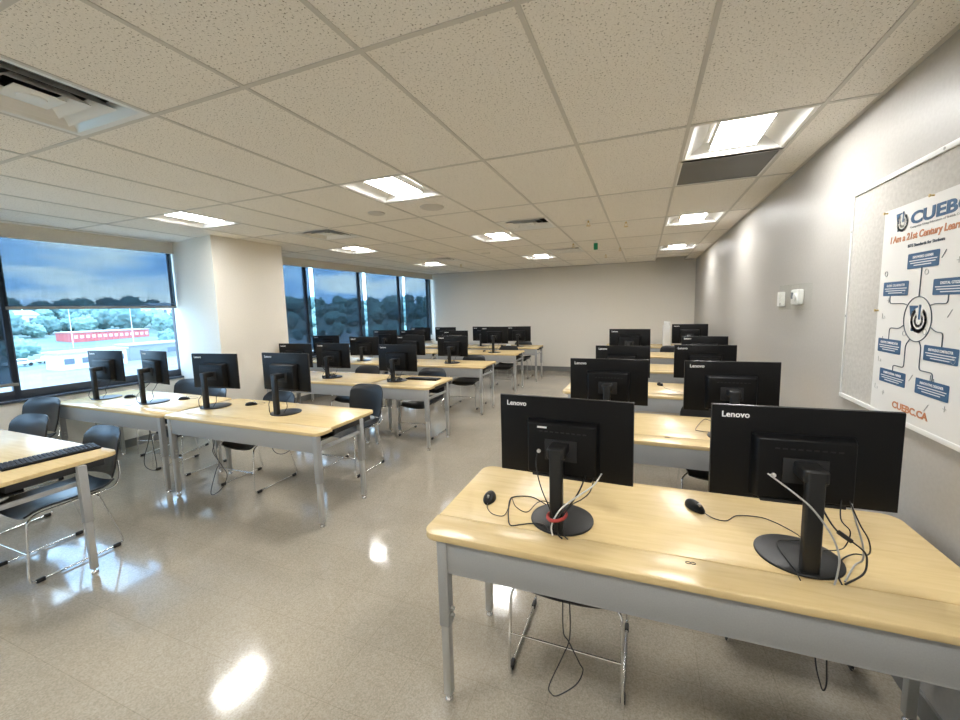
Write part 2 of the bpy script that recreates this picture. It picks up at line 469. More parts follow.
# ------------------------------------------------------------------ lights and ceiling fittings
def make_light():
    t = thing('recessed_light', '', 'light', group='square recessed ceiling lights')
    a = T / 2 - gh - .001
    bm = bmesh.new()       # sloped white pan with a flat rim
    prof = [(a, 0), (a - .02, .0), (a - .12, .075), (.14, .082)]
    t4 = []
    for h, z in prof: t4.append([bm.verts.new((sx * h, sy * (h if h > .2 else .235), z)) for sx, sy in ((-1, -1), (1, -1), (1, 1), (-1, 1))])
    for p, q in zip(t4, t4[1:]):
        for k in range(4): bm.faces.new((p[k], p[(k + 1) % 4], q[(k + 1) % 4], q[k]))
    bm.faces.new(t4[-1])
    finish('housing', bm, 'lens_frame', t, 0)
    bm = bmesh.new()       # curved lens strip running along the fitting
    def fn(u, v):
        ang = (u - .5) * PI * .9
        return (math.sin(ang) * .128, (v - .5) * .47, .055 - math.cos(ang) * .018)
    add_shell(bm, fn, 12, 2, .003); finish('lens', bm, 'lens', t)
    for e in (-1, 1):
        boxes('end_cap', 'lens_frame', t, ((-.138, min(e * .236, e * .25), .026), (.138, max(e * .236, e * .25), .08), .003))
        boxes('lens_skirt', 'lens_frame', t, ((min(e * .130, e * .138), -.236, .030), (max(e * .130, e * .138), .236, .08), .002))
    return t
L_LAB = {(0, 2): 'square ceiling light over the poster wall with a grey panel beside it', (4, 2): 'large bright ceiling light in front of two round ceiling discs',
         (8, 2): 'ceiling light hanging over the pillar corner by the half-open shade', (0, 6): 'second bright ceiling light along the poster wall, above the wall thermostat',
         (4, 6): 'ceiling light in the middle of the room, second of the central line', (8, 6): 'ceiling light over the window past the pillar, second of the window line',
         (0, 10): 'last ceiling light along the poster wall, touching the far corner', (4, 10): 'last ceiling light of the central line, close to the far wall',
         (8, 10): 'last ceiling light of the window line, by the far wall', (0, -2): 'added unseen ceiling light above the camera position by the poster wall',
         (4, -2): 'added unseen ceiling light behind the camera position, central line', (8, -2): 'added unseen ceiling light behind the camera position, window line'}
proto = None
for k, r in lights:
    o = make_light() if proto is None else dup(proto)
    proto = proto or o
    o.location = (gx(k + .5), gy(r + .5), CEIL); o['label'] = L_LAB[(k, r)]
g = thing('return_air_panel', 'dark grey square ceiling panel directly behind the first wall-side light', 'ceiling panel', (gx(.5), gy(3.5), CEIL))
a = T / 2 - gh
boxes('panel', 'grey_panel', g, ((-a, -a, 0.002), (a, a, .012)), smooth=0)
boxes('rim', 'aluminium', g, ((-a, -a, -.002), (a, -a + .012, .004)), ((-a, a - .012, -.002), (a, a, .004)), ((-a, -a, -.002), (-a + .012, a, .004)), ((a - .012, -a, -.002), (a, a, .004)), smooth=0)

def make_vent():
    t = thing('air_vent', '', 'air vent', group='square ceiling air diffusers')
    a = T / 2 - gh
    def ring(bm, h0, z0, h1, z1, th=.004):
        vs = []
        for h, z in ((h0, z0), (h1, z1), (h1 - th, z1 + th), (h0 - th * 1.5, z0 + th)):
            vs.append([bm.verts.new((sx * h, sy * h, z)) for sx, sy in ((-1, -1), (1, -1), (1, 1), (-1, 1))])
        for i in range(4):
            p, q = vs[i], vs[(i + 1) % 4]
            for k in range(4): bm.faces.new((p[k], p[(k + 1) % 4], q[(k + 1) % 4], q[k]))
    bm = bmesh.new(); ring(bm, a, -.003, a - .028, -.002); finish('frame', bm, 'white_metal', t, 0)
    bm = bmesh.new(); ring(bm, a - .026, -.001, a - .080, .050, .002); finish('outer_cone', bm, 'aluminium', t, 0)
    for h in (a - .088, a - .150):
        bm = bmesh.new(); ring(bm, h, -.003, h - .052, .040, .003); finish('vane', bm, 'white_metal', t, 0)
    bm = bmesh.new(); h = a - .212; add_box(bm, (-h, -h, .0), (h, h, .006), .002); add_lathe(bm, [(.05, .002), (.045, -.006), (0, -.008)], 20); finish('centre_plate', bm, 'white_metal', t)
    boxes('throat', 'duct', t, ((-a, -a, .14), (a, a, .15)), ((-a, -a, .055), (-a + .005, a, .15)), ((a - .005, -a, .055), (a, a, .15)), ((-a, -a, .055), (a, -a + .005, .15)), ((-a, a - .005, .055), (a, a, .15)), smooth=0)
    return t
V_LAB = ['large white air diffuser with nested vanes at the near edge of the ceiling', 'dark air diffuser above the window just past the pillar', 'dark slotted air diffuser beside the central line of lights', 'small dark air diffuser by the last window-line light', 'small dark air diffuser by the last central light']
proto = None
for (k, r), lab in zip(vents, V_LAB):
    o = make_vent() if proto is None else dup(proto); proto = proto or o
    o.location = (gx(k + .5), gy(r + .5), CEIL); o['label'] = lab
for i, (k, r, lab) in enumerate(((5.47, 3.43, 'small round grey ceiling disc behind the large bright light, on its window side'), (4.47, 3.49, 'pale round ceiling disc right behind the large bright light'), (5.69, 8.77, 'far round ceiling disc between the central and window light lines'))):
    bm = bmesh.new(); R0 = (.085, .115, .09)[i]
    add_lathe(bm, [(0, -.012), (R0 * .8, -.012), (R0 * .93, -.010), (R0, -.002), (R0, .0), (0, .0)], 32)
    tag(finish('ceiling_speaker', bm, 'grid', None, 40, (gx(k), gy(r), CEIL)), lab, 'speaker')
def make_sprinkler():
    t = thing('sprinkler_head', '', 'sprinkler', group='sprinkler heads in the ceiling')
    bm = bmesh.new(); add_lathe(bm, [(.035, 0), (.033, -.006), (.012, -.008), (0, -.008)], 16); finish('escutcheon', bm, 'white_metal', t)
    bm = bmesh.new(); add_cyl(bm, (0, 0, -.006), (0, 0, -.03), .009); add_tube(bm, [(.009, 0, -.028), (.016, 0, -.045), (.004, 0, -.062)], .0025); add_tube(bm, [(-.009, 0, -.028), (-.016, 0, -.045), (-.004, 0, -.062)], .0025); finish('body', bm, 'brass', t)
    bm = bmesh.new(); add_lathe(bm, [(0, -.062), (.026, -.064), (.026, -.067), (0, -.067)], 16); finish('deflector', bm, 'brass', t)
    return t
proto = None
for (k, r, lab) in ((2.35, 5.62, 'sprinkler head close to the slotted central diffuser'), (1.70, 6.05, 'sprinkler head beside the second poster-wall light'), (3.06, 8.22, 'sprinkler head just short of the far central diffuser'),
                    (2.0, 9.58, 'small sprinkler head behind the green ceiling fitting'), (2.5, 10.94, 'last sprinkler head, close to the far wall'), (7.84, 5.80, 'sprinkler head touching the window-line light past the pillar'), (7.5, 10.95, 'sprinkler head behind the last window-line light')):
    o = make_sprinkler() if proto is None else dup(proto); proto = proto or o
    o.location = (gx(k), gy(r), CEIL); o['label'] = lab
t = thing('hanging_indicator', 'small green fitting hanging from the ceiling between two sprinklers', 'indicator', (gx(2.5), gy(8.19), CEIL))
bm = bmesh.new(); add_cyl(bm, (0, 0, 0), (0, 0, -.03), .025); finish('mount', bm, 'white_metal', t)
bm = bmesh.new(); add_box(bm, (-.03, -.012, -.13), (.03, .012, -.03), .008); finish('body', bm, 'green', t)

# ------------------------------------------------------------------ tables
TOP, TH, DEP, STRIP = .70, .028, .725, .15
def make_table(L, label, loc, group, badge=False, end=.020):
    t = thing('computer_table', label, 'table', loc, 0, group)
    r = .06
    bm = bmesh.new(); add_prism(bm, rrect(0, 0, L, STRIP - .0015, r, 8, (1, 1, 0, 0)), TOP - TH, TOP, .004); finish('cable_flap', bm, 'maple', t, 50)
    bm = bmesh.new()
    add_prism(bm, rrect(0.006, STRIP + .0015, L - .03, DEP, r, 8, (0, 0, 1, 1)), TOP - TH, TOP, .004); finish('tabletop', bm, 'maple', t, 50)
    # apron facing the front, with folded lower lip
    boxes('front_apron', 'grey_metal', t, ((.102, .010, .542), (L - .06, .028, TOP - TH), .002), ((.102, .010, .537), (L - .06, .060, .544), .002))
    boxes('rear_rail', 'grey_metal', t, ((.102, .505, .615), (L - .06, .528, TOP - TH), .002))
    boxes('cable_tray', 'black_matte', t, ((.12, .10, .585), (L - .12, .30, .597), .003), ((.12, .10, .585), (L - .12, .105, .665), .002), ((.12, .295, .585), (L - .12, .30, .64), .002), ((L - .17, .20, .632), (L - .028, .64, TOP - TH), .004))
    for x in (.064, L - .068):
        boxes('side_rail', 'grey_metal', t, ((x + .012, .045, .545), (x + .036, .50, .572), .003))
    for ix, x in enumerate((.066, L - end)):
        for iy, y in enumerate((.004, .495)):
            sx = 1 if ix == 0 else -1
            bm = bmesh.new(); xa, xb = sorted((x, x + sx * .045)); add_box(bm, (xa, y, .30), (xb, y + .045, TOP - TH), .005)
            lg = finish('leg', bm, 'grey_metal', t)
            bm = bmesh.new(); add_box(bm, (xa + .005, y + .005, FZ + .032), (xb - .005, y + .04, .31), .004); finish('leg_extension', bm, 'leg_metal', lg)
            bm = bmesh.new(); cx, cy = (xa + xb) / 2, y + .0225
            add_cyl(bm, (cx, cy, FZ + .033), (cx, cy, FZ + .018), .008); add_lathe(bm, [(0, .018), (.013, .018), (.019, .010), (.019, 0), (0, 0)], 16, Matrix.Translation((cx, cy, FZ))); finish('foot_glide', bm, 'chrome', lg)
            bm = bmesh.new(); xo = xb if sx == 1 else xa
            for zz in (.345, .375): add_cyl(bm, (xo, cy, zz), (xo + sx * .014, cy, zz), .008, n=10)
            finish('height_screw', bm, 'leg_metal', lg)
    if badge:
        bm = bmesh.new()
        for k in (-1, 1):
            add_tube(bm, [(L * .535 + k * .008 + .008 * math.cos(q * PI / 6), .118 + .006 * math.sin(q * PI / 6), TOP + .0006) for q in range(13)], .0012, 6, False)
        finish('badge', bm, 'black_matte', t)
    return t
GW, GP = 'maple computer tables on the window side', 'maple computer tables on the poster side'
make_table(1.872, 'front maple table beside the poster wall holding the two biggest monitors', (-.835, 1.315, 0), GP, True).rotation_euler[2] = math.radians(.9)
make_table(1.83, 'second maple table along the poster wall, just behind the front one', (-.82, 2.73, 0), GP, True)
make_table(1.83, 'third maple table along the poster wall, with a mouse between its monitors', (-.81, 4.15, 0), GP)
make_table(1.83, 'fourth maple table along the poster wall', (-.80, 5.68, 0), GP)
make_table(1.83, 'fifth maple table along the poster wall', (-.80, 7.30, 0), GP)
make_table(1.83, 'last poster-side table against the far wall, under the white canister', (-.80, 8.95, 0), GP)
make_table(1.86, 'cropped maple table with a black keyboard across its corner', (-5.145, .80, 0), GW, end=0.0)
make_table(1.83, 'maple table in the second window-side row, at the aisle, end apron showing', (-4.08, 2.205, 0), GW)
make_table(1.83, 'pale bluish-lit table under the half-open shade in the second row', (-5.925, 2.205, 0), GW)
make_table(.86, 'short maple table at the aisle in the third window-side row', (-3.16, 3.92, 0), GW)
make_table(1.755, 'third-row table whose end meets the pillar', (-4.93, 3.92, 0), GW)
make_table(1.80, 'fourth-row window-side table at the aisle', (-4.09, 5.54, 0), GW)
make_table(1.72, 'fourth-row table next to the lowered shades', (-5.82, 5.54, 0), GW)
make_table(1.83, 'fifth-row window-side table at the aisle', (-4.11, 7.23, 0), GW)
make_table(1.60, 'fifth-row table next to the lowered shades', (-5.72, 7.23, 0), GW)
make_table(1.83, 'sixth-row window-side table at the aisle, closest to the far wall', (-4.00, 8.42, 0), GW)
make_table(1.56, 'sixth-row table in the far window corner', (-5.60, 8.42, 0), GW)

# ------------------------------------------------------------------ chairs (front towards -y)
def make_chair():
    t = thing('sled_chair', '', 'chair')
    bm = bmesh.new()
    def seat(u, v):
        x = (u - .5); y = -.255 + v * .46
        w_ = .43 - .05 * max(0, (abs(v - .5) * 2) ** 4)
        z = .435 - .035 * max(0, (.22 - v) / .22) ** 2 + .03 * max(0, (v - .8) / .2) ** 2 + .018 * (2 * abs(x)) ** 3 - .006 * math.cos(PI * x)
        return (x * w_, y, z)
    add_shell(bm, lambda u, v: seat(u, 1 - v), 14, 12, .012); finish('seat', bm, 'seat_black', t, 60)
    bm = bmesh.new()
    def back(u, v):
        x = u - .5
        w_ = .44 - .055 * max(0, (v - .72) / .28) ** 3 - .06 * max(0, (.4 - v) / .4) ** 1.5
        z = .492 + v * .338 - .030 * (2 * abs(x)) ** 6 * max(0, (v - .5) * 2)
        y = .235 + v * .06 - .04 * (2 * abs(x)) ** 2.2 + .02 * max(0, (v - .8) / .2) ** 2
        return (x * w_, y, z)
    add_shell(bm, back, 16, 12, .011); finish('backrest', bm, 'seat_black', t, 60)
    for sx in (-1, 1):
        bm = bmesh.new()
        path = fillet([(sx * .165, .13, .418), (sx * .185, -.20, .418), (sx * .235, -.260, .40), (sx * .243, -.290, .014), (sx * .243, .195, .014), (sx * .215, .10, .405), (sx * .165, .10, .418)], .035, 5)
        add_tube(bm, path, .0065, 8); finish('side_frame', bm, 'chrome', t, 60)
        bm = bmesh.new(); add_tube(bm, fillet([(sx * .20, .06, .420), (sx * .205, .205, .425), (sx * .195, .242, .50), (sx * .165, .252, .60)], .04, 5), .006, 8); finish('back_support', bm, 'chrome', t, 60)
        for y in (-.240, .15):
            bm = bmesh.new(); add_box(bm, (sx * .243 - .010, y - .022, 0), (sx * .243 + .010, y + .022, .026), .006); finish('floor_glide', bm, 'black_matte', t)
    bm = bmesh.new(); add_cyl(bm, (-.240, -.276, .20), (.240, -.276, .20), .0055, n=8); finish('crossbar', bm, 'chrome', t, 60)
    return t
CH = [(-.30, 1.82, 0, 'black sled chair under the front poster-side table, behind a hanging loop of cable', 'chairs on the poster side'),
      (.65, 2.32, 0, 'chair under the front poster-side table, next to the wall', 'chairs on the poster side'),
      (.51, 3.32, 0, 'chrome-legged chair seen below the second poster-side table', 'chairs on the poster side'),
      (.52, 8.16, 0, 'far black chair in front of the white canister', 'chairs on the poster side'),
      (-3.77, 1.39, 0, 'large black chair tucked under the cropped keyboard table, chrome runners showing', 'chairs on the window side'),
      (-4.86, 1.42, .15, 'black chair with its top just above the keyboard table, cut by the frame edge', 'chairs on the window side'),
      (-5.76, 1.85, .25, 'black chair under the window sill, past the keyboard table', 'chairs on the window side'),
      (-4.62, 2.79, 0, 'chair under the second-row table by its doubled legs', 'chairs on the window side'),
      (-5.36, 3.05, .25, 'bluish-lit chair standing against the pillar', 'chairs on the window side'),
      (-3.54, 2.74, 0, 'black chair under the middle of the second-row aisle table', 'chairs on the window side'),
      (-2.88, 3.31, 0, 'pulled-out black chair at the aisle corner of the second row, backrest fully shown', 'chairs on the window side'),
      (-2.74, 4.54, 0, 'chair under the short third-row aisle table', 'chairs on the window side'),
      (-3.85, 4.56, 0, 'chair under the third-row table, behind the pulled-out chair', 'chairs on the window side'),
      (-2.78, 6.09, 0, 'chair under the fourth-row aisle table', 'chairs on the window side'),
      (-4.55, 6.14, 0, 'chair behind the fourth-row tables nearer the shades', 'chairs on the window side'),
      (-2.70, 7.77, 0, 'chair under the fifth-row aisle table', 'chairs on the window side'),
      (-2.74, 9.02, 0, 'last chair at the aisle, in front of the far wall', 'chairs on the window side')]
proto = None
for x, y, rz, lab, grp in CH:
    o = make_chair() if proto is None else dup(proto); proto = proto or o
    o.location = (x, y, FZ); o.rotation_euler = (0, 0, rz); o['label'] = lab; o['group'] = grp

# ------------------------------------------------------------------ monitors (rear towards -y), origin on the table top under the base
PW, PH = .562, .343
def make_monitor(zt):
    t = thing('computer_monitor', '', 'monitor', group=None)
    zb = zt - PH
    bm = bmesh.new(); add_prism(bm, rrect(-.130, -.120, .130, .132, .124, 10), 0, .009, .003); finish('base', bm, 'stand_black', t, 50)
    bm = bmesh.new(); add_prism(bm, rrect(-.026, -.107, .026, -.070, .010, 4), .008, zb + .165, .003); finish('column', bm, 'stand_black', t, 50)
    bm = bmesh.new(); add_box(bm, (-.036, -.104, zb + .125), (.036, -.012, zb + .170), .008); finish('hinge_arm', bm, 'stand_black', t, 50)
    bm = bmesh.new(); add_box(bm, (-PW / 2 + .0015, .030, zb + .0015), (PW / 2 - .0015, .0375, zt - .0015), .002)
    finish('panel', bm, 'black', t)
    bm = bmesh.new(); add_box(bm, (-PW / 2, .0365, zb), (PW / 2, .0435, zt), .0015); finish('bezel', bm, 'rim', t)
    bm = bmesh.new(); add_box(bm, (-PW / 2 + .004, .0428, zb + .016), (PW / 2 - .004, .0445, zt - .004)); finish('screen', bm, 'screen', t, 0)
    bm = bmesh.new()          # electronics housing: a box tapering towards the panel rim
    t2 = bmesh.new(); bmesh.ops.create_cube(t2, size=1)
    for v in t2.verts:
        near = v.co.y < 0; k = 1 if near else 1.10
        v.co = Vector((v.co.x * .28 * k, -.014 if near else .032, zb + .132 + v.co.z * .215 * k * (1 if v.co.z > 0 else .98)))
    bmesh.ops.bevel(t2, geom=t2.edges[:], offset=.006, segments=2, profile=.5, affect='EDGES'); merge(bm, t2)
    hs = finish('housing', bm, 'black', t)
    bm = bmesh.new()
    for q in range(9): add_box(bm, (-.09 + q * .0225, -.0152, zb + .205), (-.076 + q * .0225, -.0135, zb + .210))
    finish('vent_slots', bm, 'black_matte', hs, 0)
    bm = bmesh.new(); add_box(bm, (-.066, -.019, zb + .088), (.066, -.013, zb + .176), .002); finish('mount_plate', bm, 'black_matte', hs)
    bm = bmesh.new(); add_box(bm, (-.125, -.006, zb + .008), (.125, .030, zb + .022), .003); finish('port_strip', bm, 'black_matte', hs)
    text_obj('logo', 'Lenovo', .030, 'logo', t, (-PW / 2 + .034, .0298, zt - .045), .022, .088, rot=(PI / 2, 0, 0))
    return t
# rows: (x, y, yaw degrees, top height above the table, label)
MON = [(-.312, 1.585, -2, .522, 'big monitor on the front poster-side table, aisle end, with red-tied cables', 'p'),
       (.520, 1.605, 2.5, .534, 'largest monitor, on the front poster-side table beside the wall, cables looping off its side', 'p'),
       (-.245, 3.02, 1.0, 0.496, 'aisle-end monitor of the second poster-side table', 'p'),
       (.545, 2.96, 2.0, 0.514, 'wall-end monitor of the second poster-side table', 'p'),
       (-.214, 4.446, 0, 0.464, 'aisle-end monitor of the third poster-side table', 'p'),
       (.575, 4.42, 1.5, 0.482, 'wall-end monitor of the third poster-side table', 'p'),
       (-.195, 6.00, -3, 0.551, 'aisle-end monitor of the fourth poster-side table', 'p'),
       (.764, 6.00, -4, 0.448, 'low wall-end monitor of the fourth poster-side table, mostly covered', 'p'),
       (.738, 7.60, -3, 0.536, 'wall-end monitor of the fifth poster-side table, beside the white canister', 'p'),
       (-5.62, 2.53, 4, 0.526, 'second-row monitor standing closest to the half-open shade', 'w'),
       (-4.80, 2.55, -8, 0.541, 'second-row monitor turned edge-on before the window jamb', 'w'),
       (-3.927, 2.594, 6, 0.524, 'second-row monitor in front of the pillar', 'w'),
       (-3.018, 2.608, -.5, 0.541, 'second-row monitor at the aisle, its grey column lit on top', 'w'),
       (-4.66, 4.24, 5, 0.464, 'third-row monitor half hidden behind the second-row aisle monitor', 'w'),
       (-4.00, 4.25, 2, 0.466, 'third-row monitor whose rear shines pale blue', 'w'),
       (-2.95, 4.25, 2, 0.462, 'third-row monitor on the short aisle table, a cable tangle at its foot', 'w'),
       (-5.58, 5.80, 8, 0.464, 'fourth-row monitor beside the first lowered shade', 'w'),
       (-4.76, 5.87, 12, 0.434, 'fourth-row monitor turned slightly, second from the shades', 'w'),
       (-3.78, 5.87, 1, 0.462, 'fourth-row monitor third from the shades, behind the cable tangle', 'w'),
       (-2.99, 5.90, -1, 0.448, 'fourth-row monitor at the aisle', 'w'),
       (-5.44, 7.45, 14, 0.456, 'fifth-row monitor turned toward the shades', 'w'),
       (-4.80, 7.55, 10, 0.452, 'fifth-row monitor second from the shades', 'w'),
       (-3.72, 7.52, 4, 0.438, 'fifth-row monitor overlapped by the fourth-row aisle monitor', 'w'),
       (-2.82, 7.47, 7, 0.516, 'fifth-row monitor at the aisle', 'w'),
       (-5.30, 8.72, 4, 0.446, 'sixth-row monitor in the far window corner', 'w'),
       (-4.60, 8.75, 2, 0.452, 'sixth-row monitor second from the far window corner', 'w'),
       (-3.60, 8.75, -6, 0.456, 'sixth-row monitor third from the far window corner', 'w'),
       (-2.70, 8.75, 3, 0.456, 'last-row monitor at the aisle, before the far wall', 'w')]
cache = {}
for x, y, a, zt, lab, side in MON:
    key = round(zt / .01)
    if key in cache: o = dup(cache[key])
    else: o = cache[key] = make_monitor(key * .01)
    o.location = (x, y, TOP); o.rotation_euler = (0, 0, math.radians(a)); o['label'] = lab
    o['group'] = 'monitors on the poster-side tables' if side == 'p' else 'monitors on the window-side tables'
m0 = [o for o in C.objects if o.get('label') == MON[0][4]][0]
def sub(o, nm): return [c for c in o.children if c.name.split('.')[0] == nm][0]
boxes('rating_label', 'logo', sub(m0, 'housing'), ((-.098, -.0162, .398), (-.058, -.0130, .405)), smooth=0)['label'] = 'small white label'
m1_ = [o for o in C.objects if o.get('label') == MON[1][4]][0]
for mm in (m0, m1_):
    bm = bmesh.new(); add_cyl(bm, (-.092, -.012, .298), (-.092, -.020, .298), .008, n=12); finish('power_plug', bm, 'aluminium', sub(mm, 'housing'))['label'] = 'silver plug ring'

# ------------------------------------------------------------------ cables
def cable(name, label, pts, m='cable_black', r=.0024, group='monitor cables', parent=None, cat='cable'):
    bm = bmesh.new(); add_tube(bm, catmull(pts, 6), r, 6)
    o = finish(name, bm, m, parent, 70)
    if parent is None: tag(o, label, cat, group)
    return o
def sc(pts, k): return [(x * k, y * k, CAM_Z - (CAM_Z - z) * k) for x, y, z in pts]
Z = TOP + .003
FG = 'cables of the two front monitors'
cable('power_cable', 'thin black cable dropping from a silver plug on the big aisle-end monitor', [(-.404, 1.545, .998), (-.398, 1.50, .975), (-.385, 1.475, .935), (-.364, 1.46, .88), (-.338, 1.46, .82), (-.322, 1.468, .76), (-.318, 1.475, .712)], group=FG)
cable('display_cable', 'black cable bundled down the column of the big aisle-end monitor', [(-.208, 1.585, .925), (-.224, 1.50, .885), (-.256, 1.47, .835), (-.296, 1.455, .79), (-.306, 1.452, .755), (-.300, 1.455, .712), (-.283, 1.448, Z)], group=FG, r=.0032)
cable('display_cable', 'second black cable bundled beside it on the big aisle-end monitor', [(-.176, 1.585, .925), (-.185, 1.52, .880), (-.213, 1.49, .855), (-.251, 1.48, .83), (-.284, 1.462, .785), (-.290, 1.458, .75), (-.283, 1.462, .713), (-.262, 1.450, Z)], group=FG)
cable('white_cable', 'white cable curving round the column of the big aisle-end monitor', [(-.150, 1.585, .925), (-.175, 1.51, .905), (-.238, 1.475, .862), (-.287, 1.462, .82), (-.315, 1.458, .775), (-.328, 1.458, .735), (-.322, 1.452, Z + .002)], 'cable_white', .0032, FG)
bm = bmesh.new(); add_tube(bm, [(-.312 + .036 * math.cos(q * PI / 10), 1.493 + .045 * math.sin(q * PI / 10) - .004, .772 + .006 * math.cos(q * PI / 10)) for q in range(21)], .007, 8, False)
tag(finish('cable_tie', bm, 'red'), 'red strap tied round the cables of the big aisle-end monitor', 'cable tie')
cable('usb_cable', 'black cable looped on the table beside the big aisle-end monitor', [(-.40, 1.675, Z + .009), (-.488, 1.742, Z), (-.563, 1.717, Z), (-.573, 1.671, Z), (-.534, 1.539, Z), (-.504, 1.475, Z), (-.467, 1.492, Z), (-.42, 1.51, Z + .004), (-.37, 1.505, Z + .010), (-.335, 1.46, Z + .006)], group=FG)
cable('white_cable', 'silvery cable crossing the column of the largest monitor', [(.41, 1.575, 1.005), (.465, 1.50, .977), (.506, 1.478, .944), (.547, 1.475, .888), (.571, 1.472, .840), (.583, 1.47, .79), (.582, 1.476, .73), (.575, 1.47, Z)], 'cable_grey', .003, FG)
cable('display_cable', 'black cable with a thick plug hanging off the largest monitor', [(.562, 1.61, .940), (.578, 1.57, .885), (.605, 1.55, .842), (.644, 1.55, .815), (.678, 1.55, .785), (.690, 1.56, .745), (.676, 1.545, .712), (.608, 1.485, Z)], group=FG, r=.003)
bm = bmesh.new(); add_cyl(bm, (.606, 1.549, .842), (.642, 1.55, .816), .0075, .0075, 10); tag(finish('cable_filter', bm, 'cable_black'), 'thick black bead on the cable of the largest monitor', 'cable filter')
cable('usb_cable', 'thin black cable hooking under the largest monitor', [(.632, 1.61, .950), (.614, 1.56, .884), (.637, 1.55, .849), (.637, 1.57, .79), (.655, 1.66, .722), (.609, 1.654, Z + .010)], group=FG, r=.002)
cable('power_cable', 'black cable in the widest loop beside the largest monitor', [(.644, 1.61, .95), (.663, 1.56, .876), (.690, 1.56, .823), (.702, 1.58, .765), (.697, 1.66, .715), (.65, 1.62, Z + .008), (.605, 1.54, Z + .010), (.598, 1.48, Z)], group=FG)
cable('video_cable', 'pale grey cable hanging at the side of the largest monitor', [(.650, 1.61, .95), (.663, 1.58, .87), (.680, 1.57, .80), (.690, 1.585, .74), (.673, 1.592, .712), (.613, 1.50, Z)], 'cable_grey', .003, FG)
cable('usb_cable', 'short black cable lying across the base of the largest monitor', [(.57, 1.70, Z + .012), (.487, 1.68, Z + .010), (.468, 1.64, Z + .011), (.470, 1.585, Z + .010), (.478, 1.52, Z + .010), (.482, 1.487, Z + .006), (.484, 1.462, Z)], group=FG, r=.002)
k = 1.42 / 1.52
cable('hanging_cable', 'black cable crossing itself in a long loop under the front table', sc([(-.296, 1.52, .48), (-.296, 1.52, .43), (-.295, 1.52, .251), (-.273, 1.52, .208), (-.228, 1.52, .123), (-.214, 1.52, .091), (-.243, 1.52, .018), (-.32, 1.52, -.06), (-.35, 1.522, -.062), (-.357, 1.524, -.025), (-.296, 1.526, .135), (-.269, 1.526, .226), (-.269, 1.524, .40), (-.269, 1.524, .49)], k), group='cables hanging under the tables')
cable('hanging_cable', 'short narrow cable loop under the wall end of the front table', [(.538, 1.5, .59), (.551, 1.5, .408), (.568, 1.5, .328), (.578, 1.5, .305), (.585, 1.5, .334), (.581, 1.5, .418), (.578, 1.5, .59)], group='cables hanging under the tables')
cable('hanging_cable', 'cable loop drooping beside the doubled legs in the second row', sc([(-4.553, 2.35, .60), (-4.553, 2.35, .492), (-4.587, 2.35, .369), (-4.694, 2.35, .176), (-4.687, 2.35, .085), (-4.574, 2.35, .062), (-4.509, 2.35, .1), (-4.521, 2.35, .287), (-4.549, 2.35, .5), (-4.549, 2.35, .60)], .985), group='cables hanging under the tables', r=.003)
cable('hanging_cable', 'cable tangle reaching the floor below the second-row aisle table', sc([(-3.70, 2.4, .58), (-3.699, 2.4, .414), (-3.731, 2.4, .327), (-3.629, 2.4, .212), (-3.568, 2.4, .122), (-3.661, 2.4, -.018), (-3.793, 2.4, -.100), (-3.811, 2.4, -.055), (-3.718, 2.402, .145), (-3.665, 2.402, .236), (-3.715, 2.402, .35), (-3.72, 2.402, .58)], .93), group='cables hanging under the tables', r=.003)
cable('hanging_cable', 'shallow cable swag below the aisle monitor of the second row', [(-3.12, 2.5, .59), (-3.101, 2.5, .427), (-3.049, 2.5, .361), (-2.944, 2.5, .367), (-2.836, 2.5, .45), (-2.82, 2.5, .59)], group='cables hanging under the tables', r=.003)
cable('hanging_cable', 'shallow cable swag below the table under the half-open shade', sc([(-6.06, 2.6, .55), (-6.057, 2.6, .33), (-6.00, 2.6, .27), (-5.88, 2.6, .26), (-5.749, 2.6, .316), (-5.66, 2.6, .42), (-5.65, 2.6, .56)], .95), group='cables hanging under the tables', r=.003)
cable('usb_cable', 'thin black cable lying in a wide angle on the second poster-side table', [(.50, 3.30, Z), (.472, 3.372, Z), (.437, 3.362, Z), (.357, 3.098, Z), (.378, 3.054, Z), (.46, 3.049, Z), (.52, 3.06, Z + .008)], group='cables of the poster-side monitors', r=.002)
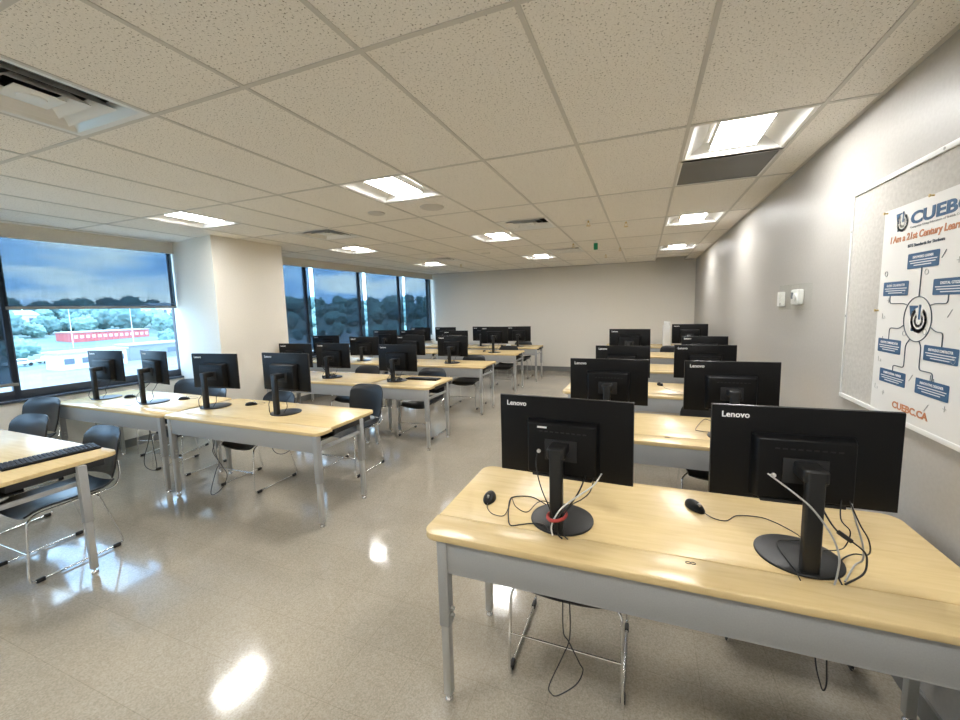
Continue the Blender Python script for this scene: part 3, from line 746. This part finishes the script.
# window-side monitors: a short loop from each port strip to the base
rnd = random.Random(3)
ORD = {9: 'closest to the half-open shade', 10: 'turned edge-on', 11: 'in front of the pillar', 12: 'at the second-row aisle', 14: 'shining pale blue', 15: 'on the short third-row table', 19: 'at the fourth-row aisle', 23: 'at the fifth-row aisle'}
for i in ORD:
    x, y, a, zt, lab, side = MON[i]; zb = TOP + zt - PH
    c, s_ = math.cos(math.radians(a)), math.sin(math.radians(a))
    def loc(lx, ly, z): return (x + lx * c - ly * s_, y + lx * s_ + ly * c, z)
    q = rnd.uniform(.8, 1.2)
    cable('display_cable', 'black cable curling from port to base of the monitor ' + ORD[i], [loc(-.07, .015, zb + .012), loc(-.10 * q, -.02, zb - .04), loc(-.085, -.09, zb - .09), loc(-.045, -.125, zb - .12), loc(-.04, -.13, TOP + .05), loc(-.05, -.11, TOP + .013), loc(-.11, -.05, TOP + .013)], group='cables of the window-side monitors', r=.003)
    cable('power_cable', 'thin cable hanging on the aisle side of the monitor ' + ORD[i], [loc(.08, .015, zb + .012), loc(.085 * q, -.01, zb - .03), loc(.06, -.03, zb - .08), loc(.045, -.02, TOP + .06), loc(.035, -.05, TOP + .012)], group='cables of the window-side monitors', r=.0025)
    if i in (14, 15):
        cable('looped_cable', 'thick cable looped up the column of the monitor ' + ORD[i], [loc(.05 * math.cos(w_ * .9), -.125 - .015 * math.sin(w_ * .9), TOP + .03 + .15 * abs(math.sin(w_ * .45))) for w_ in range(16)], 'cable_black', .006, group='cables of the window-side monitors')
        cable('looped_cable', 'tangled cable coil on the base of the monitor ' + ORD[i], [loc(.085 * math.cos(w_), -.05 + .055 * math.sin(w_ * 1.1), TOP + .020 + .011 * (w_ % 3)) for w_ in range(14)], 'cable_black', .005, group='cables of the window-side monitors')

# ------------------------------------------------------------------ mice, keyboards, small things
def make_mouse():
    t = thing('computer_mouse', '', 'mouse', group='black computer mice')
    bm = bmesh.new(); n, k = 14, 18
    t2 = bmesh.new(); bmesh.ops.create_uvsphere(t2, u_segments=20, v_segments=12, radius=1)
    for v in t2.verts:
        z = max(v.co.z, -.15); wq = 1 - .12 * max(0, v.co.y)
        v.co = Vector((v.co.x * .030 * wq, v.co.y * .055, (z + .15) * .028 * (1 - .18 * v.co.y)))
    merge(bm, t2); finish('body', bm, 'black', t, 60)
    bm = bmesh.new(); add_cyl(bm, (-.004, .026, .0265), (.004, .026, .0265), .0085, n=12); finish('scroll_wheel', bm, 'leg_metal', t)
    return t
mouse_defs = [((-.668, 1.660, TOP), .15, 'black mouse on the front poster-side table, near its rounded end'), ((.222, 1.868, TOP), .55, 'black mouse between the two big front monitors'),
              ((.178, 4.72, TOP), .3, 'small mouse between the monitors of the third poster-side table'), ((-5.36, 2.62, TOP), -1.0, 'mouse beside the monitor closest to the half-open shade'),
              ((-4.60, 2.72, TOP), -1.0, 'mouse beside the second-row monitor turned edge-on'), ((-3.62, 2.74, TOP), -.9, 'mouse beside the second-row monitor in front of the pillar'), ((-3.10, 7.62, TOP), 0, 'mouse beside the fifth-row aisle monitor'), ((-3.10, 8.72, TOP), 0, 'mouse on the sixth-row aisle table')]
proto = None; mice = []
for loc_, rz, lab in mouse_defs:
    o = make_mouse() if proto is None else dup(proto); proto = proto or o
    o.location = loc_; o.rotation_euler = (0, 0, rz + (PI if loc_[0] > -1 else 0)); o['label'] = lab; mice.append(o)
bpy.context.view_layer.update()
def cord(mo, pts):
    inv = mo.matrix_world.inverted()
    return cable('cord', None, [inv @ Vector(p) for p in pts], r=.0018, parent=mo)
cord(mice[0], [(-.658, 1.607, TOP + .008), (-.645, 1.575, Z), (-.605, 1.536, Z), (-.556, 1.537, Z), (-.557, 1.608, Z), (-.572, 1.70, Z), (-.529, 1.63, Z), (-.468, 1.599, Z), (-.444, 1.68, Z + .006), (-.41, 1.70, Z + .010), (-.34, 1.66, Z + .010)])
cord(mice[1], [(.252, 1.822, TOP + .008), (.285, 1.795, Z), (.33, 1.79, Z), (.38, 1.85, Z), (.46, 1.865, Z), (.503, 1.845, Z), (.543, 1.80, Z), (.565, 1.74, Z + .006), (.570, 1.66, Z + .010)])
cord(mice[2], [(.195, 4.668, TOP + .008), (.225, 4.56, Z), (.30, 4.44, Z), (.40, 4.36, Z), (.50, 4.34, Z), (.56, 4.36, Z + .010)])
for i in (3, 4, 5):
    x, y, z = mouse_defs[i][0]
    cord(mice[i], [(x + .045, y + .03, TOP + .008), (x + .09, y + .06, Z), (x + .05, y + .11, Z), (x - .06, y + .10, Z), (x - .14, y + .04, Z)])
def make_keyboard():
    t = thing('keyboard', '', 'keyboard', group='black keyboards')
    bm = bmesh.new(); t2 = bmesh.new(); bmesh.ops.create_cube(t2, size=1)
    for v in t2.verts: v.co = Vector((v.co.x * .445, v.co.y * .145, (.006 if v.co.z < 0 else (.016 if v.co.y < 0 else .026)) - .006))
    bmesh.ops.bevel(t2, geom=t2.edges[:], offset=.003, segments=2, profile=.5, affect='EDGES'); merge(bm, t2); finish('body', bm, 'black', t)
    bm = bmesh.new()
    for r_ in range(6):
        for c_ in range(21):
            if r_ == 0 and 4 < c_ < 11: continue
            x = -.205 + c_ * .0200; y = -.055 + r_ * .0205; z = .0145 + (y + .07) * .069
            add_box(bm, (x - .008, y - .008, z - .004), (x + .008, y + .008, z + .0045), .0015, 1)
    add_box(bm, (-.205 + 5 * .02 - .008, -.063, .0118), (-.205 + 10 * .02 + .008, -.047, .0195), .0015, 1)
    finish('keys', bm, 'key_grey', t)
    return t
kb = make_keyboard(); kb.location = (-3.59, 1.30, TOP); kb.rotation_euler = (0, 0, math.radians(-98) + PI); kb['label'] = 'black keyboard lying across the corner of the cropped table'
cable('keyboard_cable', 'black keyboard cable at the cropped table edge', [(-3.68, 1.12, Z), (-3.60, 1.03, Z), (-3.64, .95, Z), (-3.80, .90, Z)], group='cables on the keyboard table')
kb2 = dup(kb); kb2.location = (-2.66, 4.42, TOP); kb2.rotation_euler = (0, 0, PI); kb2['label'] = 'black keyboard behind the cable-tangled monitor on the short table'
t = thing('white_canister', 'tall white canister with a narrower cap on the last poster-side table', 'canister', (.46, 9.30, TOP))
bm = bmesh.new(); add_prism(bm, rrect(-.085, -.085, .085, .085, .04, 6), 0, .44, .012, 3); finish('body', bm, 'white_plastic', t, 50)
bm = bmesh.new(); add_prism(bm, rrect(-.06, -.06, .06, .06, .03, 6), .438, .52, .01, 3); finish('cap', bm, 'white_metal', t, 50)
bm = bmesh.new(); add_box(bm, (-.05, -.035, 0), (.05, .035, .05), .008)
tag(finish('small_box', bm, 'white_plastic', None, 40, (-2.90, 8.60, TOP)), 'small white box at the foot of the last-row aisle monitor', 'box')

# ------------------------------------------------------------------ wall board, poster, controls
PM = Matrix(((0, 0, -1, 0), (-1, 0, 0, 0), (0, 1, 0, 0), (0, 0, 0, 1)))      # local x along -y, local y up, local z out of the wall
t = thing('tackboard', 'grey fabric tackboard in a pale frame on the side wall, behind the poster', 'board'); t.matrix_world = Matrix.Translation((XR, 2.75, 1.06)) @ PM
BW, BH = 2.44, 1.10
boxes('fabric', 'board_fabric', t, ((.01, .01, 0), (BW - .01, BH - .01, .012)), smooth=0)
bm = bmesh.new()
for a in (((0, 0, 0), (BW, .022, .02), .002), ((0, BH - .022, 0), (BW, BH, .02), .002), ((0, 0, 0), (.014, BH, .018), .002), ((BW - .014, 0, 0), (BW, BH, .018), .002)): add_box(bm, *a)
finish('frame', bm, 'white_metal', t)
bm = bmesh.new()
for x, y in ((.10, BH - .011), (.70, BH - .011), (.007, .45), (.007, .9)): add_cyl(bm, (x, y, .017), (x, y, .0215), .006, n=8)
finish('frame_screws', bm, 'leg_metal', t)
PZ = 1.070
t = thing('poster', 'white poster with a blue diagram of linked boxes and an orange headline', 'poster'); t.matrix_world = Matrix.Translation((XR - .0135, 2.42, PZ)) @ PM
PWD, PHT = .59, .925
bm = bmesh.new()
add_shell(bm, lambda u, v: (u * PWD, v * PHT, .0042 + .0004 * math.sin(u * 5 + v * 3)), 16, 16, .0006)
finish('sheet', bm, 'paper', t, 60)
ZP = .0050
def px(y): return 2.42 - y
def py(z): return z - PZ
def flat(name, m, pts, z0=ZP, th=.0006):
    bm = bmesh.new(); add_prism(bm, pts, z0, z0 + th); return finish(name, bm, m, t, 0)
def line(name, m, pts, w=.0022, closed=False):
    bm = bmesh.new(); P = [Vector((x, y, ZP)) for x, y in pts]
    add_tube(bm, P, w, 6, not closed); return finish(name, bm, m, t, 60)
def power_logo(x, y, h):
    """blue notched block with a power symbol: a broken ring and a bar"""
    o = flat('emblem', 'ink_blue', [(x - .52 * h, y + .48 * h), (x + .02 * h, y + .48 * h), (x + .02 * h, y + .10 * h), (x - .08 * h, y - .30 * h), (x - .02 * h, y - .52 * h), (x - .32 * h, y - .50 * h), (x - .30 * h, y - .12 * h), (x - .42 * h, y + .10 * h)], ZP)
    bm = bmesh.new(); add_lathe(bm, [(0, ZP + .0003), (.50 * h, ZP + .0003), (.50 * h, ZP + .001), (0, ZP + .001)], 28, Matrix.Translation((x + .12 * h, y - .08 * h, 0)) ); q = finish('disc', bm, 'paper', t, 0); q.parent = o
    for r_, a0, a1, w_ in ((.42, -240, 60, .075), (.22, -235, 50, .055)):
        bm = bmesh.new(); P = []
        for k_ in range(19):
            an = math.radians(a0 + (a1 - a0) * k_ / 18); P.append((x + .12 * h + r_ * h * math.cos(an), y - .08 * h + r_ * h * math.sin(an), ZP + .001))
        n_ = len(P); vs = []
        for k_ in range(n_):
            an = math.radians(a0 + (a1 - a0) * k_ / 18); d = Vector((math.cos(an), math.sin(an), 0)) * w_ * h
            vs.append((bm.verts.new(Vector(P[k_]) - d), bm.verts.new(Vector(P[k_]) + d)))
        for a_, b_ in zip(vs, vs[1:]): bm.faces.new((a_[0], a_[1], b_[1], b_[0]))
        q = finish('arc', bm, 'ink_blue', None, 0); q.parent = o
    bm = bmesh.new(); add_box(bm, (x + .10 * h, y - .05 * h, ZP + .0009), (x + .21 * h, y + .52 * h, ZP + .0016)); q = finish('bar', bm, 'ink_blue', o, 0)
    return o
power_logo(px(2.287), py(1.928), .078)
text_obj('title', 'CUEBC', .066, 'ink_blue', t, (px(2.222), py(1.905), ZP), .036, .345)
text_obj('tagline', 'Computer Using Educators of British Columbia', .012, 'ink_faint', t, (px(2.222), py(1.888), ZP), .01, .335)
text_obj('headline', 'I Am a 21st Century Learner', .040, 'ink_orange', t, (px(2.358), py(1.843), ZP), .025, .475, shear=.12)
text_obj('subheading', 'ISTE Standards for Students', .017, 'ink_dark', t, (px(2.226), py(1.810), ZP), .02, .222)
text_obj('web_address', 'CUEBC.CA', .040, 'ink_orange', t, (px(2.243), py(1.121), ZP), .035, .238)
cx_, cy_ = px(2.123), py(1.513)
line('ring', 'ink_dark', [(cx_ + .088 * math.cos(k_ * PI / 24), cy_ + .091 * math.sin(k_ * PI / 24)) for k_ in range(49)], .0020, True)
power_logo(cx_ - .002, cy_ + .004, .105)
PB = [(2.218, 2.024, 1.781, 1.719, 'EMPOWERED LEARNER'), (2.044, 1.852, 1.669, 1.608, 'DIGITAL CITIZEN'), (2.384, 2.198, 1.672, 1.610, 'GLOBAL COLLABORATOR'), (2.393, 2.216, 1.417, 1.355, 'CREATIVE COMMUNICATOR'),
      (2.064, 1.875, 1.415, 1.355, 'KNOWLEDGE CONSTRUCTOR'), (2.360, 2.164, 1.281, 1.220, 'COMPUTATIONAL THINKER'), (2.097, 1.905, 1.279, 1.216, 'INNOVATIVE DESIGNER')]
for ya, yb, za, zb, s_ in PB:
    x0, x1, y1, y0 = px(ya), px(yb), py(za), py(zb)
    b = flat('text_box', 'ink_blue', rrect(x0, y0, x1, y1, .005, 3), ZP - .0002, .0008)
    text_obj('heading', s_, .014, 'ink_white', b, ((x0 + x1) / 2, y1 - .021, ZP + .0004), .03, min(.135, .0075 * len(s_)), 'CENTER')
    bm = bmesh.new()
    for q, (l0, l1) in enumerate(((.06, .94), (.10, .90), (.22, .78))): add_box(bm, (x0 + (x1 - x0) * l0, y1 - .032 - q * .0095, ZP + .0002), (x0 + (x1 - x0) * l1, y1 - .0285 - q * .0095, ZP + .0007))
    finish('fine_print', bm, 'ink_white', b, 0)
def link(*p): line('connector', 'ink_dark', [tuple(v)[:2] for v in fillet([Vector((x, y, 0)) for x, y in p], .015, 4)], .0021)
link((cx_ + .0, cy_ + .091), (px(2.121), py(1.719)))
link((cx_ - .070, cy_ + .056), (cx_ - .10, cy_ + .063), (px(2.325), cy_ + .063), (px(2.325), py(1.610)))
link((cx_ + .070, cy_ + .056), (cx_ + .10, cy_ + .063), (px(1.955), cy_ + .063), (px(1.955), py(1.608)))
link((cx_ - .084, cy_ - .028), (cx_ - .12, cy_ - .045), (px(2.31), cy_ - .045), (px(2.31), py(1.417)))
link((cx_ + .084, cy_ - .028), (cx_ + .12, cy_ - .045), (px(1.965), cy_ - .045), (px(1.965), py(1.415)))
link((cx_ - .035, cy_ - .084), (cx_ - .06, cy_ - .11), (cx_ - .06, py(1.305)), (px(2.26), py(1.305)), (px(2.26), py(1.281)))
link((cx_ + .025, cy_ - .087), (cx_ + .04, cy_ - .11), (cx_ + .04, py(1.310)), (px(2.00), py(1.310)), (px(2.00), py(1.279)))
rnd = random.Random(11)
for k_, (dx, dz) in enumerate(((.05, .64), (.09, .585), (.085, .52), (.19, .56), (.33, .63), (.42, .69), (.50, .66), (.055, .45), (.35, .395), (.48, .47), (.06, .345), (.05, .25), (.22, .38), (.21, .17), (.10, .10), (.42, .22), (.52, .30), (.40, .10), (.50, .12), (.04, .12), (.55, .42), (.29, .20))):
    kind = k_ % 4; r_ = .011
    if kind == 0: pts = [(dx + r_ * math.cos(q * PI / 6), dz + r_ * math.sin(q * PI / 6)) for q in range(13)]
    elif kind == 1: pts = [(dx - r_, dz - r_ * 1.3), (dx + r_, dz + r_ * 1.3)]
    elif kind == 2: pts = [(dx - r_, dz), (dx + r_, dz), (dx, dz), (dx, dz + r_), (dx + .0001, dz - r_)]
    else: pts = [(dx - r_, dz + r_), (dx - r_, dz - r_), (dx + r_, dz - r_), (dx + .6 * r_, dz)]
    line('doodle', 'ink_faint' if k_ % 5 else 'ink_dark', pts, .0011)
t = None
for y, z, lab in ((2.400, 1.985, 'brass push pin at the poster top corner'), (2.088, 1.990, 'brass push pin at the middle of the poster top edge'), (2.415, 1.545, 'dark push pin on the poster side edge')):
    bm = bmesh.new(); add_cyl(bm, (XR - .016, y, z), (XR - .032, y, z), .004, .0025, 10); add_lathe(bm, [(0, .0), (.006, .001), (.006, .004), (0, .005)], 12, Matrix.Translation((XR - .034, y, z)) @ Matrix.Rotation(PI / 2, 4, 'Y'))
    tag(finish('push_pin', bm, 'brass'), lab, 'push pin', 'push pins in the poster')
t = thing('thermostat', 'white thermostat inside a clear guard box on the side wall', 'thermostat'); t.matrix_world = Matrix.Translation((XR, 3.48, 1.625)) @ PM
bm = bmesh.new(); add_box(bm, (-.075, -.055, .002), (.065, .055, .045), .012, 3); finish('body', bm, 'white_plastic', t)
bm = bmesh.new(); add_box(bm, (-.06, -.012, .0445), (-.02, .034, .0475), .003); finish('display', bm, 'far_dark', t)
bm = bmesh.new(); add_cyl(bm, (.03, 0, .04), (.03, 0, .055), .028, .026, 24); finish('dial', bm, 'white_metal', t)
bm = bmesh.new()
for a in (((-.22, -.09, 0), (.20, -.086, .075)), ((-.22, .086, 0), (.20, .09, .075)), ((-.22, -.09, 0), (-.216, .09, .075)), ((.196, -.09, 0), (.20, .09, .075)), ((-.22, -.09, .072), (.20, .09, .075))): add_box(bm, *a)
finish('guard_box', bm, 'clear', t, 0)['label'] = 'clear plastic guard'
t = thing('wall_switch', 'small white wall sensor just past the thermostat', 'switch'); t.matrix_world = Matrix.Translation((XR, 3.88, 1.613)) @ PM
bm = bmesh.new(); add_box(bm, (-.055, -.058, 0), (.055, .058, .028), .006, 2); finish('body', bm, 'white_plastic', t)
bm = bmesh.new(); add_box(bm, (.02, -.05, .027), (.045, -.03, .031), .002); finish('button', bm, 'grey_metal', t)

# ------------------------------------------------------------------ outside, three floors below
GZ = -8.0
def gh_(x, y):
    d = math.hypot(x, y)
    return GZ + 13.0 * max(0, min(1, (d - 215) / 190)) ** 1.3
bm = bmesh.new()
na, nd = 48, 30
gr = []
for i in range(na + 1):
    az = math.radians(-112 + 100 * i / na)
    row = []
    for j in range(nd + 1):
        d = 12 + 700 * (j / nd) ** 1.8
        x, y = d * math.sin(az), d * math.cos(az)
        row.append(bm.verts.new((x, y, gh_(x, y) + (noise.noise(Vector((x * .02, y * .02, 0))) * 2 if d > 230 else 0))))
    gr.append(row)
for i in range(na):
    for j in range(nd): bm.faces.new((gr[i][j], gr[i + 1][j], gr[i + 1][j + 1], gr[i][j + 1]))
struct(finish('ground_outside', bm, 'grass', None, 60))
def strip(name, p, q, w, z):
    p, q = Vector((*p, 0)), Vector((*q, 0)); d = (q - p).normalized(); nn = Vector((-d.y, d.x, 0)) * w / 2
    bm = bmesh.new(); add_prism(bm, [(p + nn)[:2], (q + nn)[:2], (q - nn)[:2], (p - nn)[:2]], z - .2, z); return struct(finish(name, bm, 'asphalt', None, 0))
strip('parking_road', (-70, -20), (-118, 190), 46, GZ + .10)
strip('far_road', (-150, 0), (-165, 200), 9, GZ + .12)
def far_building(label, x, y, lx, ly, h, m, nwin, rz=0.0, flat_roof=True):
    t = thing('far_building', label, 'building', (x, y, gh_(x, y) - .3), rz)
    boxes('walls', m, t, ((-lx / 2, -ly / 2, 0), (lx / 2, ly / 2, h)), smooth=0)
    if flat_roof: boxes('roof', 'far_roof', t, ((-lx / 2 - .3, -ly / 2 - .3, h), (lx / 2 + .3, ly / 2 + .3, h + .35)), smooth=0)
    else:
        bm = bmesh.new(); t2 = [(-lx / 2 - .4, -ly / 2 - .4), (lx / 2 + .4, -ly / 2 - .4), (lx / 2 + .4, ly / 2 + .4), (-lx / 2 - .4, ly / 2 + .4)]
        vs = [bm.verts.new((*p, h)) for p in t2]; a, b = bm.verts.new((0, -ly / 2, h + 2.4)), bm.verts.new((0, ly / 2, h + 2.4))
        bm.faces.new((vs[0], vs[1], a)); bm.faces.new((vs[2], vs[3], b)); bm.faces.new((vs[1], vs[2], b, a)); bm.faces.new((vs[3], vs[0], a, b)); bm.faces.new(vs[::-1]); finish('roof', bm, 'far_roof', t, 0)
    for q in range(nwin):
        yy = -ly / 2 + ly * (q + .5) / nwin
        boxes('window', 'far_dark' if m != 'brick_red' else 'far_white', t, ((lx / 2 - .05, yy - min(.9, ly / nwin * .28), h * .42), (lx / 2 + .06, yy + min(.9, ly / nwin * .28), h * .72)), smooth=0)
    return t
far_building('long low red building across the field outside', -209, 96.3, 12, 25, 3.7, 'brick_red', 14)
far_building('white site trailer with dark windows beside the parking road', -101, 43.5, 5, 10, 3.4, 'far_white', 4)
far_building('pale storage shed next to the white trailer', -106, 57, 5, 11, 3.6, 'asphalt', 2)
far_building('white house on the hillside, close to the window jamb', -300, 172, 14, 22, 8, 'far_white', 5, flat_roof=False)
far_building('grey-roofed white house among the hillside trees', -305, 96, 14, 30, 6, 'far_white', 5, flat_roof=False)
def car(label, x, y, m, rz):
    t = thing('parked_car', label, 'car', (x, y, GZ + .1), rz, 'cars parked outside')
    bm = bmesh.new(); add_box(bm, (-.9, -2.2, .35), (.9, 2.2, .95), .15, 2); add_box(bm, (-.78, -1.3, .9), (.78, 1.2, 1.5), .2, 2); finish('body', bm, m, t)
    bm = bmesh.new(); add_box(bm, (-.80, -1.15, 1.0), (.80, 1.05, 1.38), .1, 1); finish('windows', bm, 'far_dark', t)
    for sx in (-1, 1):
        for y_ in (-1.4, 1.4):
            bm = bmesh.new(); add_cyl(bm, (sx * .7, y_, .33), (sx * .92, y_, .33), .33, n=14); finish('wheel', bm, 'black_matte', t)
car('white car parked beyond the site trailer', -118, 40, 'far_white', .2); car('silver car parked past the white car', -120, 45.5, 'aluminium', .2); car('dark car parked on its own near the window jamb', -112, 92, 'far_dark', .1)
for i, (x, y, h) in enumerate(((-150, 76, 14), (-128, 88, 9), (-170, 70, 13))):
    bm = bmesh.new(); add_cyl(bm, (0, 0, 0), (0, 0, h), .16, .09, 8); add_tube(bm, [(0, 0, h - .1), (.6, 0, h + .2), (1.6, 0, h + .25)], .07, 6); add_box(bm, (1.3, -.15, h + .15), (2.0, .15, h + .3), .03)
    tag(finish('lamp_post', bm, 'far_white', None, 40, (x, y, GZ)), ['tall pale lamp post outside in the middle of the window view', 'short lamp post outside nearer the window jamb', 'distant lamp post behind the red building'][i], 'lamp post')
def crown(seed, m):
    bm = bmesh.new(); bmesh.ops.create_icosphere(bm, subdivisions=4, radius=1)
    for v in bm.verts:
        q = v.co.copy(); s_ = 1 + .42 * noise.noise(q * 1.7 + Vector((seed * 7, 0, 0))) + .34 * noise.noise(q * 4.2 + Vector((0, seed * 5, 0))) + .26 * noise.noise(q * 10 + Vector((seed, 3, 0)))
        v.co = q * s_
    return bm
protos = []
for sd in range(4):
    t = thing('tree', '', 'tree', (0, 0, 0))
    bm = crown(sd, None)
    for v in bm.verts: v.co = Vector((v.co.x * .42, v.co.y * .42, .60 + v.co.z * .42))
    finish('crown', bm, 'tree' if sd % 2 else 'tree_dark', t, 180)
    bm = bmesh.new(); add_cyl(bm, (0, 0, 0), (0, 0, .4), .035, .02, 8); finish('trunk', bm, 'trunk', t)
    protos.append(t)
used = [False] * 4
rnd = random.Random(5); n_tree = 0
spots = []
keep_clear = [(-300, 172, 20), (-305, 96, 24), (-209, 96.3, 22), (-150, 76, 8), (-128, 88, 8), (-170, 70, 8), (-112, 92, 8), (-118, 40, 5), (-120, 45.5, 5)]
def free(x, y, r):
    return all(math.hypot(x - a, y - b) > r + c for a, b, c in keep_clear)
for i in range(4000):
    if len(spots) >= 190: break
    az = math.radians(rnd.uniform(-77, -26)); d = rnd.uniform(228, 440); h = rnd.uniform(6, 13); x, y = d * math.sin(az), d * math.cos(az)
    if free(x, y, h * .60): spots.append((x, y, h)); keep_clear.append((x, y, h * .60))
for i in range(1500):
    if len(spots) >= 245: break
    az = math.radians(rnd.uniform(-77, -56)); d = rnd.uniform(228, 400); h = rnd.uniform(6, 10); x, y = d * math.sin(az), d * math.cos(az)
    if free(x, y, h * .5): spots.append((x, y, h)); keep_clear.append((x, y, h * .5))
for i in range(60):
    az = math.radians(rnd.uniform(-74, -30)); d = rnd.uniform(125, 190)
    x, y = d * math.sin(az), d * math.cos(az)
    h = rnd.uniform(3, 5.5)
    if .36 < -y / x < .56: continue
    if free(x, y, h * .60): spots.append((x, y, h)); keep_clear.append((x, y, h * .60))
for i, (x, y, h) in enumerate(spots):
    sd = i % 4
    o = dup(protos[sd]) if used[sd] else protos[sd]; used[sd] = True
    o.location = (x, y, gh_(x, y) - .3); sc_ = h * rnd.uniform(.85, 1.15); o.scale = (sc_, sc_, h); o.rotation_euler = (0, 0, rnd.uniform(0, 6.28))
    o['label'] = 'hazy green tree on the distant hillside outside the windows' if math.hypot(x, y) > 200 else 'small hazy tree on the open ground outside the windows'
    o['group'] = 'hillside trees outside' if math.hypot(x, y) > 200 else 'young trees outside'

# ------------------------------------------------------------------ sky
wd = bpy.data.worlds.new('sky'); scene.world = wd; wd.use_nodes = True; nt = wd.node_tree; nt.nodes.clear(); t = NT.__new__(NT); t.t = nt; t.b = None
out = nt.nodes.new('ShaderNodeOutputWorld'); bg = nt.nodes.new('ShaderNodeBackground'); nt.links.new(bg.outputs[0], out.inputs[0])
tc = nt.nodes.new('ShaderNodeTexCoord'); mp = nt.nodes.new('ShaderNodeMapping'); mp.inputs['Scale'].default_value = (1.0, 1.0, 5.0)
nt.links.new(tc.outputs['Generated'], mp.inputs['Vector'])
nz = t.n('ShaderNodeTexNoise', Scale=3.2, Detail=6.0, Roughness=.55); nt.links.new(mp.outputs[0], nz.inputs['Vector'])
rp = t.ramp(nz, 'Fac', [(.38, (.17, .38, .72)), (.50, (.42, .66, .95)), (.60, (.95, 1.0, 1.0))])
nt.links.new(rp.outputs[0], bg.inputs['Color']); bg.inputs['Strength'].default_value = 3.1

for o_ in list(C.objects):
    if o_.parent is None: o_.location.z -= FZ

# ------------------------------------------------------------------ view
scene.view_settings.view_transform = 'Standard'; scene.view_settings.look = 'None'
scene.view_settings.exposure = 1.52; scene.view_settings.gamma = 1.0; scene.view_settings.use_curve_mapping = False
scene.cycles.max_bounces = 10; scene.cycles.diffuse_bounces = 5; scene.cycles.glossy_bounces = 4; scene.cycles.transparent_max_bounces = 16
scene.cycles.use_denoising = True
scene.cycles.sample_clamp_indirect = 8
scene.cycles.caustics_reflective = False; scene.cycles.caustics_refractive = False
